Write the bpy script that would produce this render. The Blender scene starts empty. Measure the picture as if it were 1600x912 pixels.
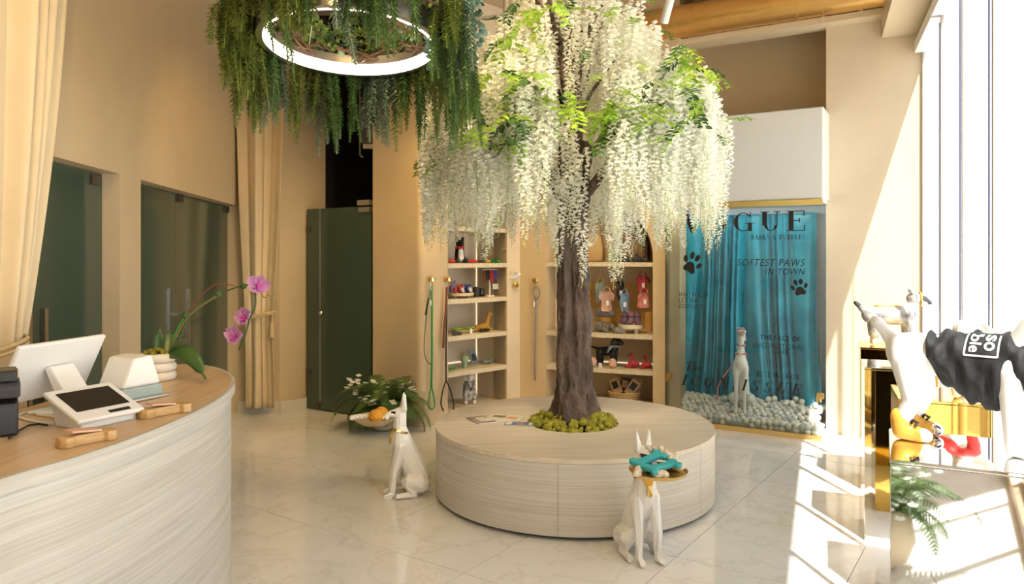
import bpy, bmesh, math, random
from mathutils import Vector as V, Matrix, noise
random.seed(7)
S = bpy.context.scene
COL = S.collection
PI = math.pi
R = math.radians
U = random.uniform
H, F, CX, CY = 1.56, 1150.0, 800.0, 400.0      # camera height, focal length and principal point in 1600x912 pixels

# ---------------------------------------------------------------- camera, world, sun, exposure
cam_d = bpy.data.cameras.new('camera'); cam = bpy.data.objects.new('camera', cam_d); COL.objects.link(cam)
cam.location = (0, 0, H); cam.rotation_euler = (PI/2, 0, 0)
cam_d.sensor_width = 36; cam_d.lens = F/1600*36; cam_d.shift_y = -(456-CY)/1600; cam_d.clip_start = 0.02
S.camera = cam
w = bpy.data.worlds.new('world'); S.world = w; w.use_nodes = True
bg = w.node_tree.nodes['Background']; bg.inputs[0].default_value = (0.96, 0.98, 1.0, 1); bg.inputs[1].default_value = 3.0
sd = bpy.data.lights.new('sun', 'SUN'); sd.energy = 28; sd.angle = R(0.6); sd.color = (1, 0.97, 0.92)
sun = bpy.data.objects.new('sun', sd); COL.objects.link(sun)
sun.rotation_euler = V((-0.065, 0.495, -0.866)).to_track_quat('-Z', 'Y').to_euler()
S.view_settings.view_transform = 'Standard'; S.view_settings.look = 'None'
S.view_settings.exposure = -0.1; S.view_settings.gamma = 1.0; S.view_settings.use_curve_mapping = False

# ---------------------------------------------------------------- helpers
def G(px, py, z=0.0):
    y = (H-z)*F/(py-CY); return V(((px-CX)/F*y, y, z))
def PY(px, py, y):
    return V(((px-CX)/F*y, y, H-(py-CY)/F*y))
class Fr:
    """a plan frame: s along a wall, d behind it, z up"""
    def __init__(s, o, e, n):
        s.o = V(o); s.e = V(e).normalized(); s.n = V(n).normalized()
    def p(s, a, d=0, z=0):
        q = s.o + s.e*a + s.n*d; return V((q.x, q.y, z))
    def s_at(s, px, d=0):
        k = (px-CX)/F; q = s.o + s.n*d
        return (k*q.y-q.x)/(s.e.x-k*s.e.y)
    def loc(s, px, py, d=0):
        a = s.s_at(px, d); q = s.p(a, d); return a, H-(py-CY)/F*q.y
    def at(s, px, d, z):
        return s.p(s.s_at(px, d), d, z)
    def rz(s):
        return math.atan2(s.e.y, s.e.x)
    def mat(s, a=0, d=0, z=0):
        q = s.p(a, d, z)
        return Matrix(((s.e.x, s.n.x, 0, q.x), (s.e.y, s.n.y, 0, q.y), (0, 0, 1, q.z), (0, 0, 0, 1)))
FL = Fr((-.829, 6.68), (1, 1), (-1, 1))                 # left niche wall
FN = Fr((.08, 7.59), (.92, -.39), (.39, .92))           # arched niche wall
FV = Fr((1.434, 6.9), (.857, -.515), (.515, .857))      # vitrine
FW = Fr((3.42, 6.14), (-.387, -.922), (.922, -.387))    # window wall, towards the camera
FD = Fr((-2.30, 3.73), (-.119, .993), (-.993, -.119))   # left wall
FP = Fr((-1.33, 7.03), (.501, -.35), (.35, .501))       # pillar face beside the corridor

class MB:
    def __init__(s): s.v = []; s.f = []; s.m = Matrix()
    def add(s, vs, fs):
        o = len(s.v); s.v += [s.m @ V(q) for q in vs]; s.f += [tuple(i+o for i in q) for q in fs]; return s
    def box(s, c, d, rz=0, m=None):
        x, y, z = d[0]/2, d[1]/2, d[2]/2
        vs = [V(q) for q in ((-x,-y,-z),(x,-y,-z),(x,y,-z),(-x,y,-z),(-x,-y,z),(x,-y,z),(x,y,z),(-x,y,z))]
        M_ = Matrix.Translation(c) @ (m if m is not None else Matrix.Rotation(rz, 4, 'Z'))
        return s.add([M_ @ q for q in vs], BOXF)
    def fbox(s, fr, s0, s1, d0, d1, z0, z1):
        vs = [fr.p(a, d, z) for z in (z0, z1) for (a, d) in ((s0,d0),(s1,d0),(s1,d1),(s0,d1))]
        return s.add(vs, BOXF)
    def prism(s, poly, z0, z1):
        n = len(poly); vs = [(q[0], q[1], z0) for q in poly]+[(q[0], q[1], z1) for q in poly]
        return s.add(vs, [tuple(range(n-1,-1,-1)), tuple(range(n, 2*n))]+[(i, (i+1)%n, (i+1)%n+n, i+n) for i in range(n)])
    def loft(s, rings, cap=True, closed=True):
        n = len(rings[0]); vs = [q for r in rings for q in r]; fs = []
        for i in range(len(rings)-1):
            for j in range(n if closed else n-1):
                k = (j+1)%n; fs.append((i*n+j, i*n+k, (i+1)*n+k, (i+1)*n+j))
        if cap and closed: fs += [tuple(range(n-1,-1,-1)), tuple(range((len(rings)-1)*n, len(rings)*n))]
        return s.add(vs, fs)
    def tube(s, pts, r, n=8, cap=True, sq=1.0):
        pts = [V(q) for q in pts]; rs = r if isinstance(r, (list, tuple)) else [r]*len(pts)
        rings = []; t0 = (pts[1]-pts[0]).normalized()
        a = t0.orthogonal().normalized()
        for i, q in enumerate(pts):
            t = (pts[min(i+1, len(pts)-1)]-pts[max(i-1, 0)]).normalized()
            a = (a-t*a.dot(t)); a = a.normalized() if a.length > 1e-6 else t.orthogonal().normalized()
            b = t.cross(a)
            rings.append([q+(a*math.cos(2*PI*j/n)+b*math.sin(2*PI*j/n)*sq)*rs[i] for j in range(n)])
        return s.loft(rings, cap)
    def lathe(s, prof, n=24, c=(0,0,0)):
        c = V(c)
        return s.loft([[c+V((r*math.cos(2*PI*j/n), r*math.sin(2*PI*j/n), z)) for j in range(n)] for r, z in prof])
    def ball(s, c, r, n=10, m=6, rot=None):
        r = V(r) if isinstance(r, (tuple, list)) else V((r, r, r)); c = V(c); rings = []
        for i in range(m+1):
            a = PI*(i/m)*.96+PI*.02; z = -math.cos(a); q = math.sin(a)
            rg = [V((r.x*q*math.cos(2*PI*j/n), r.y*q*math.sin(2*PI*j/n), r.z*z)) for j in range(n)]
            rings.append([c+((rot @ k) if rot is not None else k) for k in rg])
        return s.loft(rings)
    def mesh(s, name):
        me = bpy.data.meshes.new(name); me.from_pydata([tuple(q) for q in s.v], [], s.f); me.update(); return me
    def build(s, name, mat=None, parent=None, smooth=False, bevel=0, loc=None, rz=0):
        return put(name, s.mesh(name), mat, parent, smooth, bevel, loc, rz)
BOXF = [(3,2,1,0),(4,5,6,7),(0,1,5,4),(1,2,6,5),(2,3,7,6),(3,0,4,7)]
def put(name, me, mat=None, parent=None, smooth=False, bevel=0, loc=None, rz=0, rot=None, scale=None):
    o = bpy.data.objects.new(name, me); COL.objects.link(o)
    if mat is not None and not me.materials: me.materials.append(M[mat] if isinstance(mat, str) else mat)
    if smooth:
        me.shade_smooth()
        if smooth != True: me.set_sharp_from_angle(angle=R(smooth))
    if parent is not None: o.parent = parent
    if loc is not None: o.location = loc
    if rz: o.rotation_euler = (0, 0, rz)
    if rot is not None: o.rotation_euler = rot
    if scale is not None: o.scale = scale if hasattr(scale, '__len__') else (scale,)*3
    if bevel:
        b = o.modifiers.new('bevel', 'BEVEL'); b.width = bevel; b.segments = 2; b.limit_method = 'ANGLE'
    return o
def tag(o, label, cat, group=None, kind=None):
    o['label'] = label; o['category'] = cat
    if group: o['group'] = group
    if kind: o['kind'] = kind
    return o
def thing(name, label, cat, loc=(0,0,0), rz=0, group=None, kind=None):
    o = bpy.data.objects.new(name, None); COL.objects.link(o); o.location = loc; o.rotation_euler = (0, 0, rz)
    o.empty_display_size = .05
    return tag(o, label, cat, group, kind)
def struct(o, label, cat):
    return tag(o, label, cat, kind='structure')
def dup(root, loc, rz=None, label=None, scale=None):
    r = root.copy(); COL.objects.link(r); r.location = loc
    if rz is not None: r.rotation_euler = (0, 0, rz)
    if label: r['label'] = label
    if scale: r.scale = (scale,)*3
    for ch in list(root.children):
        c = ch.copy(); COL.objects.link(c); c.parent = r
        for g in list(ch.children):
            d = g.copy(); COL.objects.link(d); d.parent = c
    return r
def evaluate(o, name):
    dg = bpy.context.evaluated_depsgraph_get(); dg.update()
    me = bpy.data.meshes.new_from_object(o.evaluated_get(dg)); me.name = name
    d = o.data; bpy.data.objects.remove(o)
    return me
def blob(name, segs, voxel=.008, smooth=4, faces=None):
    """one continuous skin grown over tapered capsules (p0, r0, p1, r1)"""
    b = MB()
    for sg in segs:
        p0, r0, p1, r1 = V(sg[0]), sg[1], V(sg[2]), sg[3]
        t = p1-p0; L = t.length or 1e-4; t = t/L if t.length else V((0,0,1))
        pts = []; rs = []
        for k in (-.98, -.8, -.5): pts.append(p0+t*r0*k); rs.append(r0*math.sqrt(1-k*k))
        for k in (0, .5, 1): pts.append(p0.lerp(p1, k)+t*1e-4*k); rs.append(r0+(r1-r0)*k)
        for k in (.5, .8, .98): pts.append(p1+t*(r1*k+2e-4)); rs.append(r1*math.sqrt(1-k*k))
        b.tube(pts, rs, 12)
    o = bpy.data.objects.new(name, b.mesh(name)); COL.objects.link(o)
    m = o.modifiers.new('r', 'REMESH'); m.mode = 'VOXEL'; m.voxel_size = voxel
    if smooth: m = o.modifiers.new('s', 'SMOOTH'); m.iterations = smooth; m.factor = .6
    if faces:
        m = o.modifiers.new('d', 'DECIMATE')
        dg = bpy.context.evaluated_depsgraph_get(); dg.update()
        m.show_viewport = False; dg.update()
        n = len(o.evaluated_get(dg).data.polygons)*2; m.show_viewport = True
        m.ratio = min(1, faces/max(n, 1))
    return evaluate(o, name)

# ---------------------------------------------------------------- materials
M = {}
def nodes(name):
    m = bpy.data.materials.new(name); m.use_nodes = True; M[name] = m
    return m, m.node_tree, m.node_tree.nodes['Principled BSDF']
def mat(name, col, rough=.5, metal=0, spec=.5, var=0, scale=8, bump=0, bscale=40, sub=0, coat=0, emit=None, trans=0, col2=None, sheen=0, mapping=None, rnd=False):
    m, nt, b = nodes(name)
    b.inputs['Base Color'].default_value = (*col, 1); b.inputs['Roughness'].default_value = rough
    b.inputs['Metallic'].default_value = metal; b.inputs['Specular IOR Level'].default_value = spec
    if coat: b.inputs['Coat Weight'].default_value = coat
    if sheen: b.inputs['Sheen Weight'].default_value = sheen
    if emit: b.inputs['Emission Color'].default_value = (*emit[:3], 1); b.inputs['Emission Strength'].default_value = emit[3]
    N = nt.nodes.new; L = nt.links.new
    if var or col2 or bump:
        tc = N('ShaderNodeTexCoord'); vec = tc.outputs['Object']
        if rnd:
            oi = N('ShaderNodeObjectInfo'); ad = N('ShaderNodeVectorMath'); ad.operation = 'MULTIPLY_ADD'
            cb = N('ShaderNodeCombineXYZ'); mu = N('ShaderNodeMath'); mu.operation = 'MULTIPLY'; mu.inputs[1].default_value = 37.7
            L(oi.outputs['Random'], mu.inputs[0])
            for i in range(3): L(mu.outputs[0], cb.inputs[i])
            ad.inputs[1].default_value = (1,1,1); L(vec, ad.inputs[0]); L(cb.outputs[0], ad.inputs[2]); vec = ad.outputs[0]
        if mapping:
            mp = N('ShaderNodeMapping'); mp.inputs['Rotation'].default_value = mapping[0]; mp.inputs['Scale'].default_value = mapping[1]
            L(vec, mp.inputs[0]); vec = mp.outputs[0]
    if var or col2:
        nz = N('ShaderNodeTexNoise'); nz.inputs['Scale'].default_value = scale; nz.inputs['Detail'].default_value = 5; nz.inputs['Roughness'].default_value = .6
        L(vec, nz.inputs['Vector'])
        rp = N('ShaderNodeValToRGB'); c2 = col2 or tuple(min(1, c*(1+var)) for c in col); c1 = col if col2 else tuple(c*(1-var) for c in col)
        rp.color_ramp.elements[0].color = (*c1, 1); rp.color_ramp.elements[1].color = (*c2, 1)
        rp.color_ramp.elements[0].position = .33; rp.color_ramp.elements[1].position = .67
        L(nz.outputs['Fac'], rp.inputs[0]); L(rp.outputs[0], b.inputs['Base Color'])
    if bump:
        n2 = N('ShaderNodeTexNoise'); n2.inputs['Scale'].default_value = bscale; n2.inputs['Detail'].default_value = 4
        L(vec, n2.inputs['Vector']); bp = N('ShaderNodeBump'); bp.inputs['Strength'].default_value = bump; bp.inputs['Distance'].default_value = .04 if name == 'bark' else .01
        L(n2.outputs['Fac'], bp.inputs['Height']); L(bp.outputs[0], b.inputs['Normal'])
    if trans:
        t = N('ShaderNodeBsdfTranslucent'); t.inputs[0].default_value = (*(col2 or col), 1)
        mx = N('ShaderNodeMixShader'); mx.inputs[0].default_value = trans
        L(b.outputs[0], mx.inputs[1]); L(t.outputs[0], mx.inputs[2]); L(mx.outputs[0], nt.nodes['Material Output'].inputs[0])
    return m
def glass(name, tint=(1,1,1), rough=0.0, base=.04, gain=1.0):
    m, nt, b = nodes(name); N = nt.nodes.new; L = nt.links.new
    t = N('ShaderNodeBsdfTransparent'); t.inputs[0].default_value = (*tint, 1)
    g = N('ShaderNodeBsdfGlossy'); g.inputs['Roughness'].default_value = rough
    fr = N('ShaderNodeFresnel'); fr.inputs[0].default_value = 1.5
    ml = N('ShaderNodeMath'); ml.operation = 'MULTIPLY'; ml.inputs[1].default_value = gain; L(fr.outputs[0], ml.inputs[0])
    mx = N('ShaderNodeMixShader'); L(ml.outputs[0], mx.inputs[0]); L(t.outputs[0], mx.inputs[1]); L(g.outputs[0], mx.inputs[2])
    L(mx.outputs[0], nt.nodes['Material Output'].inputs[0]); nt.nodes.remove(b)
    return m
def marble(name):
    m, nt, b = nodes(name); N = nt.nodes.new; L = nt.links.new
    tc = N('ShaderNodeTexCoord'); oi = N('ShaderNodeObjectInfo')
    mu = N('ShaderNodeMath'); mu.operation = 'MULTIPLY'; mu.inputs[1].default_value = 53; L(oi.outputs['Random'], mu.inputs[0])
    ad = N('ShaderNodeVectorMath'); cb = N('ShaderNodeCombineXYZ')
    for i in range(3): L(mu.outputs[0], cb.inputs[i])
    L(tc.outputs['Object'], ad.inputs[0]); L(cb.outputs[0], ad.inputs[1])
    nz = N('ShaderNodeTexNoise'); nz.inputs['Scale'].default_value = 2.2; nz.inputs['Detail'].default_value = 8; nz.inputs['Roughness'].default_value = .62; nz.inputs['Distortion'].default_value = .5
    L(ad.outputs[0], nz.inputs['Vector'])
    rp = N('ShaderNodeValToRGB'); e = rp.color_ramp.elements
    e[0].position = .40; e[0].color = (.79, .775, .75, 1); e[1].position = .60; e[1].color = (.81, .795, .77, 1)
    k = e.new(.495); k.color = (.71, .68, .64, 1)
    for p_ in (.475, .515): k = e.new(p_); k.color = (.785, .77, .745, 1)
    L(nz.outputs['Fac'], rp.inputs[0]); L(rp.outputs[0], b.inputs['Base Color'])
    b.inputs['Roughness'].default_value = .06; b.inputs['Specular IOR Level'].default_value = .75
marble('marble')
mat('grout', (.45,.40,.33), .9)
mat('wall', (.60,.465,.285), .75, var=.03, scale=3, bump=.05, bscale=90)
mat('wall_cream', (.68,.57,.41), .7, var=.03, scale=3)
mat('ceiling', (.55,.43,.30), .85)
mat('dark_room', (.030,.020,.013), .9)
mat('white_gloss', (.74,.75,.74), .12)
mat('vitrine_wall', (.60,.68,.76), .5)
mat('baseboard', (.62,.58,.49), .35)
mat('door_glass', (.060,.088,.062), .13, spec=.5)
glass('clear_glass', (.97,.99,.985)); glass('window_glass', (.97,.98,.98), gain=.55); glass('case_glass', (.95,.985,.98), gain=.85)
mat('steel', (.62,.58,.52), .3, 1); mat('dark_steel', (.10,.085,.07), .4, .6)
mat('frame', (.42,.37,.35), .5); mat('frame_white', (.74,.74,.73), .4); mat('joint_reflection', (.05,.06,.14), .4)
mat('gold', (.86,.62,.24), .22, 1); mat('gold_paint', (.74,.45,.15), .28, .8, var=.06, scale=5)
mat('gold_mirror', (.80,.52,.13), .04, 1); mat('silver_mirror', (.86,.85,.83), .03, 1)
mat('kerb', (.45,.34,.22), .6, var=.15, scale=12); mat('concrete', (.62,.58,.52), .8, var=.05, scale=3)
mat('pale_wood', (.52,.475,.40), .45, col2=(.67,.635,.56), scale=2.4, mapping=((0,0,0),(.55,.55,34)), rnd=False)
mat('bench_top', (.60,.51,.39), .38, col2=(.74,.66,.53), scale=2.0, mapping=((0,0,R(8)),(1.2,24,24)))
mat('counter_front', (.45,.42,.36), .42, col2=(.60,.57,.51), scale=2.4, mapping=((0,0,0),(.6,.6,34)))
mat('counter_top', (.50,.34,.19), .36, col2=(.66,.48,.29), scale=2.0, mapping=((0,0,R(15)),(22,1.3,22)))
mat('shelf', (.56,.47,.33), .5, col2=(.72,.64,.49), scale=2.5, mapping=((0,0,0),(3,24,24)))
mat('led', (1,1,1), .5, emit=(1.0,.88,.74,5.5)); mat('led_strip', (1,1,1), .5, emit=(1.0,.84,.60,1.1)); mat('case_fill', (1,1,1), .5, emit=(1.0,.95,.88,24))
mat('curtain', (.74,.59,.36), .55, sheen=.3, var=.03, scale=6, trans=.12)
mat('rope_tie', (.62,.47,.25), .7)
mat('teal', (.008,.22,.34), .27, sheen=.4, col2=(.03,.38,.52), scale=4)
mat('print_black', (.012,.011,.010), .4)
mat('bark', (.030,.019,.013), .7, col2=(.15,.098,.07), scale=9, bump=1.0, bscale=34, mapping=((0,0,0),(1,1,.5)))
mat('twig', (.13,.075,.04), .8, var=.3)
mat('petal', (.86,.86,.74), .6, col2=(.93,.935,.88), scale=6, trans=.45, rnd=True)
mat('petal_green', (.52,.58,.25), .6, trans=.3)
mat('leaf_bright', (.12,.28,.02), .45, col2=(.38,.52,.05), scale=4, trans=.3, rnd=True)
mat('leaf_dark', (.030,.085,.018), .4, col2=(.07,.15,.03), scale=5, trans=.2, rnd=True)
mat('leaf_fern', (.055,.115,.025), .5, col2=(.14,.22,.05), scale=6, trans=.2, rnd=True)
mat('trail_olive', (.11,.15,.018), .55, col2=(.24,.28,.05), scale=7, trans=.18, rnd=True)
mat('trail_green', (.065,.14,.03), .55, col2=(.15,.25,.06), scale=7, trans=.18, rnd=True)
mat('trail_grey', (.15,.21,.12), .6, col2=(.27,.34,.21), scale=7, trans=.15, rnd=True)
mat('eucalyptus', (.055,.125,.085), .6, col2=(.13,.21,.16), scale=7, trans=.15, rnd=True)
mat('moss', (.14,.13,.006), .9, col2=(.36,.33,.03), scale=22, bump=.8, bscale=90)
mat('statue', (.80,.78,.74), .33); mat('mannequin', (.80,.77,.70), .38); mat('mannequin_white', (.82,.82,.81), .28)
mat('black', (.013,.012,.012), .4); mat('black_gloss', (.012,.012,.013), .1); mat('charcoal', (.05,.05,.055), .7); mat('grey', (.23,.22,.21), .7, var=.15, scale=30); mat('grey_wool', (.24,.22,.20), .95, var=.35, scale=40, bump=.8, bscale=80)
mat('white', (.80,.78,.74), .5); mat('cream_ceramic', (.74,.68,.57), .4); mat('plastic_white', (.80,.79,.76), .28); mat('plastic_teal', (.36,.45,.42), .3)
mat('tray_wood', (.48,.30,.13), .4, var=.12, scale=12); mat('bowl_wood', (.52,.38,.21), .45, var=.1)
mat('orange_yarn', (.68,.30,.03), .9, bump=1, bscale=70); mat('rope', (.70,.60,.46), .9, bump=.5, bscale=90); mat('rope_white', (.80,.76,.68), .9, bump=.5, bscale=90)
mat('toy_teal', (.03,.38,.41), .55); mat('toy_grey', (.16,.16,.18), .6)
mat('green', (.02,.33,.05), .5); mat('lime', (.28,.50,.03), .6); mat('mint', (.30,.42,.24), .35); mat('sage', (.20,.28,.20), .7)
mat('brown_leather', (.20,.055,.025), .5); mat('dark_leather', (.035,.022,.016), .5); mat('tan_leather', (.75,.40,.06), .45, var=.08, scale=20)
mat('mustard', (.55,.29,.035), .8, bump=.4, bscale=90); mat('red', (.58,.03,.025), .55); mat('brick', (.36,.07,.06), .8, col2=(.55,.25,.22), scale=30); mat('raspberry', (.42,.03,.06), .7); mat('pink', (.78,.30,.38), .5); mat('dusty_pink', (.58,.36,.30), .8); mat('lilac', (.27,.16,.25), .7)
mat('denim', (.16,.26,.40), .8); mat('blue', (.03,.06,.28), .6); mat('slate', (.26,.32,.30), .85); mat('magenta', (.55,.03,.32), .4); mat('yellow', (.75,.52,.05), .4)
mat('orchid', (.48,.13,.42), .5, col2=(.70,.42,.64), scale=14, trans=.3); mat('orchid_lip', (.45,.03,.33), .5); mat('orchid_leaf', (.035,.085,.02), .3, col2=(.055,.125,.028), scale=5); mat('orchid_stem', (.20,.15,.05), .6)
mat('straw', (.52,.36,.17), .9, bump=.8, bscale=70); mat('fur_brown', (.16,.105,.06), .95, col2=(.36,.25,.15), scale=7, bump=.6, bscale=50, mapping=((0,0,0),(4,4,.6)))
mat('kraft', (.50,.31,.16), .7); mat('board', (.62,.38,.13), .7); mat('card_pink', (.66,.40,.27), .6)
mat('oak', (.40,.23,.08), .45, col2=(.60,.38,.16), scale=3, mapping=((0,0,R(20)),(3,22,22)))
mat('shirt', (.009,.009,.010), .7, sheen=.08, bump=.25, bscale=60); mat('shirt_print', (.72,.72,.72), .6)
mat('newsprint', (.70,.68,.64), .25, col2=(.12,.11,.11), scale=16, coat=.6); mat('orange_trim', (.75,.36,.03), .5)
mat('ball_pearl', (.92,.88,.78), .15, coat=.5); mat('ball_cream', (.92,.86,.72), .35)
mat('ball_clear', (.86,.87,.85), .05, coat=1.0, trans=.5)
mat('duct_trim', (.68,.57,.40), .6); mat('cable_white', (.70,.66,.58), .5); mat('pot_clay', (.70,.56,.38), .6); mat('pot_white', (.62,.56,.46), .55)
mat('screen', (.02,.018,.016), .08); mat('mag_brown', (.16,.10,.07), .3, col2=(.42,.34,.28), scale=9); mat('mag_cream', (.72,.66,.46), .35, col2=(.78,.73,.56), scale=7); mat('mag_blue', (.06,.10,.26), .3, col2=(.13,.18,.36), scale=6); mat('paper', (.74,.71,.65), .6); mat('mag_orange', (.68,.24,.10), .5)
# ================================================================ THE SETTING
CEIL = 4.05
def wall_x(Y): return .841+.42*Y                       # the window wall
# floor: square marble tiles laid diagonally on a grout bed
ang = R(-34.7); tu = V((math.cos(ang), math.sin(ang))); tv = V((-tu.y, tu.x)); TS = .785
room = [(-1.95,-1.6), (.169+.0,-1.6), (3.42,6.14), (3.3,7.9), (1.2,8.3), (-.4,8.1), (-2.2,9.6), (-3.12,7.9)]
fl = MB().prism(room, -.03, -.006).build('floor', 'grout')
struct(fl, 'polished cream marble floor laid with large diagonal tiles', 'floor')
def clip(poly, p, n):
    out = []
    for i, a in enumerate(poly):
        b = poly[(i+1)%len(poly)]; da = (a-p).dot(n); db = (b-p).dot(n)
        if da <= 0: out.append(a)
        if (da < 0 < db) or (db < 0 < da): out.append(a+(b-a)*(da/(da-db)))
    return out
hs = TS/2-.0022
tile_me = MB().prism([(-hs,-hs),(hs,-hs),(hs,hs),(-hs,hs)], -.012, 0).mesh('tile')
edges = [(V((3.42,6.14)), V((.922,-.387))), (V((-2.52,3.70)), V((-.993,-.119))), (V((0,-1.6)), V((0,-1))), (V((0,8.9)), V((0,1)))]
O = V((-1.529, 4.517))+tu*TS/2+tv*TS/2
for i in range(-8, 9):
    for j in range(-10, 9):
        c = O+tu*TS*i+tv*TS*j
        sq = [c+tu*a*hs+tv*b*hs for a, b in ((-1,-1),(1,-1),(1,1),(-1,1))]
        q = sq
        for p_, n_ in edges:
            q = clip(q, p_, n_) if len(q) > 2 else []
        if len(q) < 3: continue
        if q == sq:
            put('tile', tile_me, 'marble', fl, loc=(c.x, c.y, 0), rz=ang)
        else:
            MB().prism([tuple(k-c) for k in q], -.012, 0).build('tile', 'marble', fl, loc=(c.x, c.y, 0))
struct(MB().prism([(-3.2,-1.8),(.085,-1.8),(3.42,6.14),(3.7,7.0),(3.7,9.8),(-3.2,9.8)], CEIL, CEIL+.1).build('ceiling', 'ceiling'), 'tan painted ceiling high above the shop', 'ceiling')
struct(MB().box((14, 2, -.08), (24, 40, .08)).build('ground_outside', 'concrete'), 'sunlit pale paving outside the tall windows', 'ground')

# left wall with two recessed glass doors
def dY(px):                                             # distance along the left wall of a pixel column
    return FD.s_at(px)
a0, a1, b0, b1, bend = dY(187)-1.81, dY(187), dY(220), dY(372), dY(372)
DH = 2.06
m = MB()
m.fbox(FD, -5.4, a0, 0, .2, 0, CEIL); m.fbox(FD, a1, b0, 0, .2, 0, CEIL); m.fbox(FD, b1, b1+.25, 0, .2, 0, CEIL)
m.fbox(FD, a0, a1, 0, .2, DH, CEIL); m.fbox(FD, b0, b1, 0, .2, DH, CEIL)
struct(MB().fbox(FD, -5.4, b1+.25, .21, .27, 0, CEIL).build('wall_left_backing', 'dark_room'), 'dark backing sheet added behind the frosted glass doors against light leaks', 'wall')  # unseen sheet added to stop light leaking through the door gaps
wl = m.build('wall_left', 'wall'); struct(wl, 'plain beige wall holding the frosted glass doors', 'wall')
def glass_door(name, s0, s1, split, hs_, label, hinge):
    d = thing(name, label, 'door', kind='structure')
    for k, (x0, x1) in enumerate(((s0+.004, split-.004), (split+.004, s1-.004))):
        MB().fbox(FD, x0, x1, .10, .112, .004, DH-.001).build('door_leaf', 'door_glass', d)
    for hx in hs_:
        h = MB(); h.fbox(FD, hx-.017, hx+.017, .015, .04, .78, 1.30)
        for z in (.92, 1.10): h.fbox(FD, hx-.01, hx+.01, .04, .10, z-.01, z+.01)
        h.build('handle', 'steel', d)
    for hx, z in hinge: MB().fbox(FD, hx-.06, hx+.06, .085, .13, z-.03, z+.03).build('hinge', 'dark_steel', d)
    return d
sp = dY(66)
glass_door('door_1', a0, a1, sp, (sp-.075, sp+.075), 'frosted green glass double door beside the near cream curtain', ((a1-.11, DH-.05), (a0+.11, DH-.05)))
sp2 = dY(295)
glass_door('door_2', b0, b1, sp2, (sp2+.07,), 'wide frosted green glass door reflecting a curtain, behind the orchid', ((b0+.05, DH-.05), (sp2+.09, DH-.04), (b1-.06, DH-.04), (b1-.08, .06)))
# pier beside door 2, corridor with its own glass door
pj = [(-2.735,7.345), (-2.31,7.32), (-1.98,7.81), (-2.1,7.9), (-2.9,7.9)]
wp = MB().prism(pj, 0, CEIL).build('wall_back_pier', 'wall'); struct(wp, 'beige pier behind the far cream curtain', 'wall')
m = MB(); A, B, C_ = V((-2.735,7.345)), V((-2.31,7.32)), V((-2.113,7.55))
for p, q in ((A, B), (B, C_)):
    t = (q-p).normalized(); n = V((t.y, -t.x)); m.prism([p, q, q+n*.015, p+n*.015][::-1], 0, .115)
struct(m.build('baseboard_back', 'baseboard'), 'glossy cream baseboard around the curtained pier', 'baseboard')
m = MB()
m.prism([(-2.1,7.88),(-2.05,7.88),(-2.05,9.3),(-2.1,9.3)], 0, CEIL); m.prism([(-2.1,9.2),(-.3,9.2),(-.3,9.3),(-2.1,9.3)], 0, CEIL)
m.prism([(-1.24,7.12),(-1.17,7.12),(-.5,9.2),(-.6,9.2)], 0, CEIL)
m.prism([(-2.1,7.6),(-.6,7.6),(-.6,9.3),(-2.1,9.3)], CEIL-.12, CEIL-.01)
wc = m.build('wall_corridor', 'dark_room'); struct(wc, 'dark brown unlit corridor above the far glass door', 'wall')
t = thing('air_conditioner', 'grey air handling box hung high in the dark corridor', 'air conditioner', (-1.50, 8.25, 2.78))
MB().box((0,0,.22), (.30,.4,.42)).build('case', 'grey', t, bevel=.01); MB().box((0,-.19,-.02), (.26,.03,.05)).build('bracket', 'steel', t)
MB().tube([(-.16,-.2,.6),(-.16,-.2,-.12),(-.13,-.2,-.14)], .012, 6).build('pipe', 'steel', t)
# corridor glass door
d = thing('door_3', 'dark green frosted glass corridor door left of the pillar', 'door', kind='structure')
q0, q1 = V((-2.10,7.545)), V((-1.345,7.06)); FQ = Fr(q0, q1-q0, ((q0-q1).y, (q1-q0).x)); LQ = (q1-q0).length
g1 = FQ.s_at(500)
MB().fbox(FQ, 0, g1-.004, 0, .012, .01, 2.04).build('side_pane', 'door_glass', d)
MB().fbox(FQ, g1+.004, LQ-.012, 0, .012, .01, 2.04).build('door_leaf', 'door_glass', d)
MB().fbox(FQ, g1-.004, g1+.004, 0, .012, .01, 2.04).build('edge_strip', 'plastic_teal', d)
for s_, z in ((.03, .38), (.03, 1.83), (g1-.02, .05)): MB().fbox(FQ, s_-.025, s_+.025, -.012, .02, z-.03, z+.03).build('hinge', 'dark_steel', d)
MB().ball(FQ.p(g1+.04, -.025, .99), .028).build('knob', 'steel', d, smooth=True)
MB().fbox(FQ, LQ-.16, LQ-.002, -.035, .03, 2.05, 2.10).fbox(FQ, LQ-.15, LQ-.002, -.03, .025, 1.985, 2.03).build('closer', 'steel', d)
# pillar between corridor and left niche, with a rounded corner
c0, c1, c2 = V((-1.33,7.03)), V((-.829,6.68)), FL.p(.32)
cor = [c0]
r_ = .06
pA = c1+(c0-c1).normalized()*r_; pB = V((FL.p(r_).x, FL.p(r_).y)); cc = V((c1.x, c1.y))
for k in range(7):
    u = k/6; cor.append(pA*(1-u)**2+cc*2*u*(1-u)+pB*u*u)
cor += [V((c2.x, c2.y)), V((FL.p(.32,.5).x, FL.p(.32,.5).y)), V((-1.15,7.4))]
wq = MB().prism(cor, 0, CEIL).build('wall_back_pillar', 'wall', smooth=35); struct(wq, 'beige pillar with a rounded corner carrying the leash hooks', 'wall')

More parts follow.
